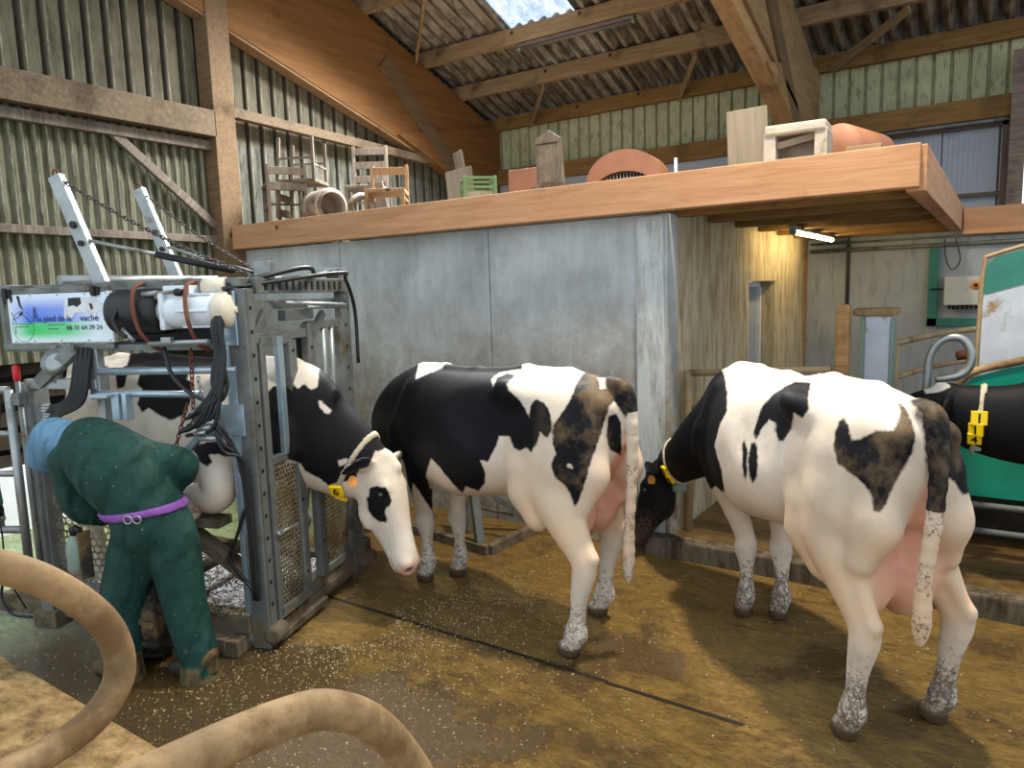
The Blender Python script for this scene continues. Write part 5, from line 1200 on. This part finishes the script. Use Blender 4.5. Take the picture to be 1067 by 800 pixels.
# pen gate in the corner by the side wall
t = thing('pen_gate', 'brown stained pipe gate along the side wall behind the cow on the right', 'gate', (-1.87, 5.0, .09))
for nm, a, b, r in (('gate_post', (-.10, 0, 0), (-.10, 0, 1.20), .035), ('gate_post', (0.02, 0, 0), (.02, 0, 1.20), .035), ('rail', (.02, 0, 1.18), (.98, .0, 1.24), .024), ('rail', (.02, 0, .93), (.98, 0, .96), .021), ('rail', (.02, 0, .5), (.98, 0, .5), .02)):
    bm = newbm(); add_tube(bm, [a, b], r, 12); obj(nm, bm, 'pen_pipe', t)
beam('timber_post', (-.83, 5.02, .09), (-.83, 5.02, 1.75), .085, .085, 'brown_post', 'muddy brown timber post left of the white boxed post', 'post', up=(1, 0, 0), bev=.02)
t = thing('feeder_post', 'white boxed steel post with a brown splashed cap behind the right cow', 'post', (-.68, 5.32, .09))
bm = newbm(); add_box(bm, (.02, 0, .80), (.15, .14, 1.55), None, .008); obj('casing', bm, 'stain_white', t)
bm = newbm(); add_box(bm, (-.07, .0, .80), (.03, .13, 1.55), None, .004); add_box(bm, (.105, 0, .80), (.015, .16, 1.5)); obj('side_plate', bm, 'grey_plastic', t)
bm = newbm(); add_box(bm, (.0, 0, 1.60), (.27, .19, .05), None, .02); obj('cap', bm, 'rail', t)
tubes('feed_barrier', 'brown stained pipe barrier running back to the right from the white boxed post', 'barrier', 'pen_pipe',
      ([(-.62, 5.55, 1.455), (-.3, 6.95, 1.46), (.5, 11.2 if False else 8.3, 1.47)], .024), ([(-.60, 5.5, 1.22), (-.35, 6.6, 1.22), (.4, 8.2, 1.22)], .02), ([(-.58, 5.5, .09), (-.58, 5.5, 1.46)], .025))
tubes('loop_pipe', 'shiny galvanised pipe hoop standing behind the rump of the right cow', 'pipe', 'galv',
      ([(-.36, 5.22, .09), (-.365, 5.22, .8), (-.365, 5.22, 1.25), (-.355, 5.22, 1.40), (-.315, 5.22, 1.49), (-.25, 5.22, 1.53), (-.18, 5.22, 1.52), (-.135, 5.22, 1.44), (-.14, 5.22, 1.35), (-.20, 5.22, 1.29), (-.32, 5.23, 1.265)], .024))
# milking stall panels on the right
t = thing('stall_panel', 'tall splashed white and green stall panel with a brown edge at the right edge', 'panel', (-.12, 5.75, .09))
bm = newbm(); add_prism(bm, [(.02, 0, 1.05), (.02, 0, 1.68), (1.6, 0, 2.15), (1.6, 0, 1.05)], (0, .04, 0)); obj('white_sheet', bm, 'stain_white', t)
bm = newbm(); add_prism(bm, [(.02, -.004, 1.69), (.03, -.004, 1.88), (.08, -.004, 1.935), (1.6, -.004, 2.35), (1.6, -.004, 2.16)], (0, .045, 0)); obj('green_cap', bm, 'green_frame', t)
bm = newbm(); add_tube(bm, smooth_path([(0, 0, .0), (0, 0, .8), (0.005, 0, 1.5), (.02, 0, 1.88), (.08, 0, 1.955), (.6, 0, 2.10), (1.6, 0, 2.38)], 6), .014, 8); obj('edge_pipe', bm, 'pen_pipe', t)
t = thing('green_panel', 'big glossy green curved panel with brown pipe rim behind the black cow', 'panel', (-.2, 5.58, .09))
prof = [(0, .36), (0, 1.0), (.015, 1.08), (.07, 1.15), (.25, 1.22), (.7, 1.33), (1.7, 1.55), (1.7, .36)]
bm = newbm(); add_prism(bm, [(a, 0, b) for a, b in prof], (0, .05, 0)); obj('panel', bm, 'green_paint', t)
bm = newbm(); add_tube(bm, smooth_path([(-.02, 0, .3), (-.02, 0, 1.0), (-.01, 0, 1.09), (.055, 0, 1.18), (.25, 0, 1.25), (.7, 0, 1.36), (1.7, 0, 1.58)], 6), .026, 10); obj('rim', bm, 'rail', t)
tubes('galvanised_rail', 'upper shiny horizontal pipe below the green panel at the right edge', 'rail', 'galv', ([(-.35, 5.42, .43), (2.2, 5.42, .46)], .020), group='pipes below the green panel')
tubes('galvanised_rail', 'lower shiny horizontal pipe below the green panel at the right edge', 'rail', 'galv', ([(-.35, 5.42, .26), (2.2, 5.42, .28)], .020), group='pipes below the green panel')
tubes('rail_upright', 'thick post carrying the two shiny pipes, hidden behind the right cow', 'post', 'galv_dirty', ([(-.38, 5.42, .09), (-.38, 5.42, .6)], .03))
bm = newbm(); add_box(bm, (1.2, 6.3, .25), (2.8, .9, .32), None, .02); tag(obj('feed_trough', bm, 'trough'), 'dark low trough behind the shiny pipes at the right edge', 'trough')
# small machine parts seen through the pipe hoop
bm = newbm(); add_lathe(bm, [(.02, 0), (.035, .01), (.035, .06), (.02, .07)], 16, (-.25, 6.05, 1.34), (1, 0, .2)); add_box(bm, (-.16, 6.05, 1.36), (.05, .06, .10)); o = tag(obj('milk_meter', bm, 'rust'), 'small dark reddish device mounted behind the pipe hoop', 'device'); 
bm = newbm(); add_box(bm, (-.16, 6.05, .72), (.05, .05, 1.25)); obj('stem', bm, 'galv_dirty', o)
# angle grinder hanging at the left edge
gp = CR @ V((-1.53, -.19, .80)); t = thing('angle_grinder', 'green angle grinder hanging on its cable at the left edge', 'grinder', gp)
GD = V((.42, -.1, -.9)).normalized()
bm = newbm(); add_lathe(bm, [(.02, -.12), (.034, -.10), (.036, .0), (.03, .02)], 16, (0, 0, 0), GD); obj('body', bm, 'green_frame', t)
bm = newbm(); add_lathe(bm, [(.030, .02), (.034, .04), (.030, .075), (.012, .085)], 16, (0, 0, 0), GD); obj('gear_head', bm, 'ink', t)
bm = newbm(); add_tube(bm, smooth_path([GD*.08, GD*.11+V((.02, 0, -.05)), GD*.1+V((.02, 0, -.2)), V((.07, 0, -.45)), V((.1, .05, -.62))], 6), .005, 6); add_tube(bm, smooth_path([-GD*.11, -GD*.2, V((-.06, .1, .5)), V((-.03, .1, .62))], 6), .005, 6); obj('cable', bm, 'ink', t)

# ------------------------------------------------------------------ things stored on the loft
LZ = 2.602
def chair(name, label, loc, rz, m, flip=False, slats=2, w=.40, d=.38, hs=.43, hb=.84, group='old chairs stored on the loft', tilt=0.):
    t = thing(name, label, 'chair', loc, rz, group)
    if flip: t.rotation_euler = (PI, 0, rz)
    if tilt: t.rotation_euler[1] += tilt
    bm = newbm(); add_box(bm, (0, 0, hs), (d, w, .035), None, .008); obj('seat', bm, m, t)
    for sx in (-1, 1):
        for sy in (-1, 1):
            bm = newbm(); top = hb if sx < 0 else hs
            add_beam(bm, (sx*(d/2-.02), sy*(w/2-.02), 0), (sx*(d/2-.02)-(.06 if sx < 0 else 0), sy*(w/2-.02), top), .032, .032, bev=.004); obj('leg', bm, m, t)
    for i in range(slats):
        z = hb-.06-i*.15; bm = newbm(); add_box(bm, (-d/2-.035+i*.012, 0, z), (.018, w-.05, .075 if slats < 4 else .04), None, .004); obj('back_slat', bm, m, t)
    for sy in (-1, 1):
        bm = newbm(); add_beam(bm, (-d/2+.02, sy*(w/2-.02), .2), (d/2-.02, sy*(w/2-.02), .2), .02, .02); obj('stretcher', bm, m, t)
    bm = newbm(); add_beam(bm, (d/2-.02, -w/2+.02, .26), (d/2-.02, w/2-.02, .26), .02, .02); obj('stretcher', bm, m, t)
    return t
chair('old_chair', 'grey dusty wooden chair standing at the left end of the loft by the tall post', (-6.13, 4.98, LZ), 2.6, 'pale_wood', hs=.42, hb=.60)
chair('old_chair', 'grey wooden chair stacked upside down on the leftmost loft chair', (-5.98, 5.12, LZ+.87), .5, 'pale_wood', True, hs=.42, hb=.78)
chair('old_chair', 'dark weathered wooden chair with thin rungs behind the metal drum', (-5.72, 5.75, LZ), -1.0, 'old_wood', slats=3, hb=.92)
chair('old_chair', 'light brown wooden chair standing free beside the pale ring', (-4.93, 5.22, LZ), -.95, 'chair_wood', slats=1, hs=.26, hb=.56, w=.38, d=.40)
t = thing('metal_drum', 'dull ribbed metal drum lying open towards the alley on the loft', 'drum', (-5.62, 5.05, LZ+.17))
dx_ = V((.9, -.25, 0)).normalized()
bm = newbm(); add_lathe(bm, [(.165, -.20), (.175, -.19), (.175, -.10), (.168, -.09), (.168, -.04), (.175, -.03), (.175, .14), (.165, .15), (.135, .15), (.125, .10), (.125, -.15), (.02, -.16)], 28, (0, 0, 0), dx_, True, False); obj('shell', bm, 'metal_drum', t)
bm = newbm(); add_lathe(bm, [(.13, .155), (.15, .16), (.15, .175), (.13, .18)], 28, (0, 0, 0), dx_, True, False); add_lathe(bm, [(.12, .0), (.001, .001)], 20, (0, 0, 0), dx_, True, False); obj('mouth_ring', bm, 'pale_wood', t)
bm = newbm(); add_tube(bm, [V((.03*math.cos(a)*0, .115*math.cos(a), .115*math.sin(a))) for a in [2*PI*k/24 for k in range(24)]], .035, 10, closed=True)
o = obj('pale_ring', bm, 'metal_drum'); o.location = (-5.17, 5.12, LZ+.13); o.rotation_euler = (0, 0, -.35); tag(o, 'small pale ring shaped drum end beside the metal drum on the loft', 'ring')
def board(name, label, m, c, rot, size, gable=0.):
    bm = newbm(); w, th_, h = size
    if gable: add_prism(bm, [(-w/2, 0, 0), (w/2, 0, 0), (w/2, 0, h-gable), (0, 0, h), (-w/2, 0, h-gable)], (0, th_, 0))
    else: add_box(bm, (0, th_/2, h/2), (w, th_, h), None, .004)
    o = obj(name, bm, m); o.location = c; o.rotation_euler = rot; return tag(o, label, 'board')
board('leaning_board', 'dark narrow board leaning behind the light brown chair', 'old_wood', (-5.35, 5.6, LZ), (.0, -.18, .5), (.16, .03, .45))
board('leaning_board', 'dark plank leaning against the laminated frame foot', 'old_wood', (-4.18, 5.5, LZ), (0, -.22, -.2), (.11, .03, .62))
board('leaning_board', 'pale square plywood sheet leaning beside the green crate', 'plywood', (-4.05, 5.25, LZ), (-.08, -.13, .15), (.27, .025, .40))
t = thing('plastic_crate', 'pale green plastic crate with corner posts standing on the loft edge', 'crate', (-3.68, 5.0, LZ), .75)
for sx in (-1, 1):
    for sy in (-1, 1):
        bm = newbm(); add_box(bm, (sx*.125, sy*.125, .12), (.03, .03, .24), None, .004); obj('corner_post', bm, 'green_plastic', t)
for z in (.225, .15):
    bm = newbm()
    for sx in (-1, 1): add_box(bm, (sx*.125, 0, z), (.014, .25, .022)); add_box(bm, (0, sx*.125, z), (.25, .014, .022))
    obj('rim', bm, 'green_plastic', t)
bm = newbm()
for sx in (-1, 1): add_box(bm, (sx*.12, 0, .06), (.008, .24, .11)); add_box(bm, (0, sx*.12, .06), (.24, .008, .11))
add_box(bm, (0, 0, .015), (.24, .24, .012)); obj('basket', bm, 'plywood', t)
t = thing('tall_backed_seat', 'tall narrow weathered board with a pointed top standing on the loft edge', 'seat', (-2.98, 5.0, LZ), .05)
bm = newbm(); add_prism(bm, [(-.115, 0, 0), (.125, 0, 0), (.095, 0, .46), (-.01, 0, .53), (-.125, 0, .47)], (0, .03, 0)); obj('backrest', bm, 'old_wood', t)
bm = newbm(); add_box(bm, (-.015, -.012, .44), (.20, .012, .02)); add_box(bm, (-.015, -.01, .25), (.15, .01, .33)); obj('panel', bm, 'pale_wood', t)
bm = newbm(); add_prism(bm, [(-.10, -.16, 0), (-.10, -.16, .07), (.02, -.16, .115), (.13, -.16, .11), (.34, -.16, .055), (.34, -.16, 0)], (0, .16, 0)); obj('seat', bm, 'pale_wood', t)
board('leaning_board', 'large pale grey board standing beside the white concrete block', 'plywood', (-1.44, 5.0, LZ), (.06, -.03, .05), (.26, .025, .44))
t = thing('concrete_block', 'hollow dusty white concrete block with square openings on the loft edge', 'block', (-1.10, 4.93, LZ), .05)
bm = newbm()
for x in (-.16, .14): add_box(bm, (x, 0, .11), (.075, .24, .24), None, .012)
add_box(bm, (-.01, 0, .24), (.36, .26, .065), None, .015); add_box(bm, (-.01, .09, .10), (.3, .05, .2)); obj('block_body', bm, 'block', t)
bm = newbm(); add_beam(bm, (-.12, -.06, .15), (.11, -.05, .19), .05, .04); obj('wedge', bm, 'plywood', t)
bm = newbm(); add_box(bm, (0, 0, .045), (.19, .12, .09), None, .004); o = obj('tan_box', bm, 'cardboard'); o.location = (-.72, 4.88, LZ); o.rotation_euler = (0, 0, .05); tag(o, 'low tan box lying at the right end of the loft edge', 'box')
bm = newbm(); add_lathe(bm, [(.02, -.3), (.14, -.295), (.15, -.28), (.15, .28), (.14, .295), (.02, .3)], 28, (0, 0, 0), (.25, 1, 0)); o = obj('salmon_drum', bm, 'orange_plastic'); o.location = (-.86, 5.5, LZ+.16); tag(o, 'salmon coloured drum lying behind the tan box on the loft', 'drum')
# salmon arch with a dark grille, salmon sheet and a white stick at the back of the loft
t = thing('arched_feeder', 'small salmon arched hood with a dark barred opening on the loft', 'feeder', (-2.52, 5.35, LZ+.06), .1)
t.scale = (.5, .5, .62)
arc = [(.62*math.cos(a), .62*math.sin(a)*.62) for a in [PI*k/16 for k in range(17)]]; arc2 = [(.48*math.cos(a), .48*math.sin(a)*.45+.02) for a in [PI*k/16 for k in range(17)]]
bm = newbm(); add_prism(bm, [(a, 0, b+.12) for a, b in arc]+[(a, 0, b) for a, b in arc2[::-1]], (0, .5, 0)); obj('hood', bm, 'orange_plastic', t)
bm = newbm()
for i in range(17): x = -.44+i*.055; add_tube(bm, [(x, .04, 0), (x, .04, .02+.45*math.sqrt(max(0, 1-(x/.48)**2))*.48)], .010, 6)
obj('grille', bm, 'galv_dirty', t); bm = newbm(); add_box(bm, (0, .3, .12), (.9, .02, .24)); obj('dark_back', bm, 'dark', t)
board('salmon_sheet', 'salmon coloured sheet standing on the loft between the green crate and the tall board', 'orange_plastic', (-3.52, 5.5, LZ), (0, 0, .1), (.36, .03, .36))
bm = newbm(); add_tube(bm, [(-2.45, 6.3, LZ), (-2.45, 6.3, LZ+.42)], .014, 8); tag(obj('white_stick', bm, 'frame_white'), 'thin white stick standing upright in the middle of the loft', 'stick')

t = thing('barn_lamp', 'round barn lamp hanging from the roof over the right cow, above the picture', 'lamp', (-.75, 3.95, 5.8))
bm = newbm(); add_lathe(bm, [(.05, .30), (.09, .28), (.10, .12), (.24, 0), (.25, -.02), (.23, -.02), (.09, .10), (.02, .12)], 28, (0, 0, 0), (0, 0, 1), True, False); obj('shade', bm, 'galv', t)
bm = newbm(); add_tube(bm, [(0, 0, .28), (0, 0, roof_z(3.95)-5.8)], .012, 8); obj('rod', bm, 'galv', t)
# ------------------------------------------------------------------ camera and light
F_PX, PITCH, ROLL, YAW = 750., math.radians(7.4), math.radians(1.7), math.radians(34.2)
cd = bpy.data.cameras.new('camera'); cam = bpy.data.objects.new('camera', cd); COL.objects.link(cam); SC.camera = cam
cd.sensor_fit = 'HORIZONTAL'; cd.sensor_width = 36; cd.lens = 36*F_PX/1067; cd.clip_start = .05; cd.clip_end = 200
r0 = V((math.cos(YAW), math.sin(YAW), 0)); fh = V((-math.sin(YAW), math.cos(YAW), 0)); fw = fh*math.cos(PITCH)-V((0, 0, 1))*math.sin(PITCH); u0 = r0.cross(fw)
rt = r0*math.cos(ROLL)-u0*math.sin(ROLL); up = r0*math.sin(ROLL)+u0*math.cos(ROLL)
cam.matrix_world = Matrix.Translation((0, 0, 1.9)) @ Matrix((rt, up, -fw)).transposed().to_4x4()
w = bpy.data.worlds.new('sky'); SC.world = w; w.use_nodes = True
nt = w.node_tree; bg = nt.nodes['Background']; bg.inputs['Color'].default_value = (.80, .90, 1.0, 1); bg.inputs['Strength'].default_value = 1.55
def area(name, loc, d, sx, sy, power, col=(1, 1, 1), spread=180):
    l = bpy.data.lights.new(name, 'AREA'); l.shape = 'RECTANGLE'; l.size = sx; l.size_y = sy; l.energy = power; l.color = col; l.spread = math.radians(spread)
    o = bpy.data.objects.new(name, l); COL.objects.link(o); o.location = loc
    o.rotation_euler = V(d).to_track_quat('-Z', 'Y').to_euler(); return o
# daylight coming through the translucent roof sheet
area('skylight_daylight', (-4.7, 6.5, roof_z(6.5)-.12), (0, -.33, -1), .95, 2.2, 600, (.97, .98, 1), 120)
# barn lamp hanging over the alley above the frame
bl = bpy.data.lights.new('barn_lamp_light', 'AREA'); bl.shape = 'DISK'; bl.size = .34; bl.energy = 225; bl.color = (1, .89, .72); bl.spread = math.radians(130)
blo = bpy.data.objects.new('barn_lamp_light', bl); COL.objects.link(blo); blo.location = (-.75, 3.95, 5.76)
# lit strip light under the loft overhang
SC.view_settings.view_transform = 'Standard'; SC.view_settings.look = 'None'; SC.view_settings.gamma = 1; SC.view_settings.exposure = 0.; SC.view_settings.use_curve_mapping = False
SC.cycles.use_denoising = True
SC.cycles.max_bounces = 6
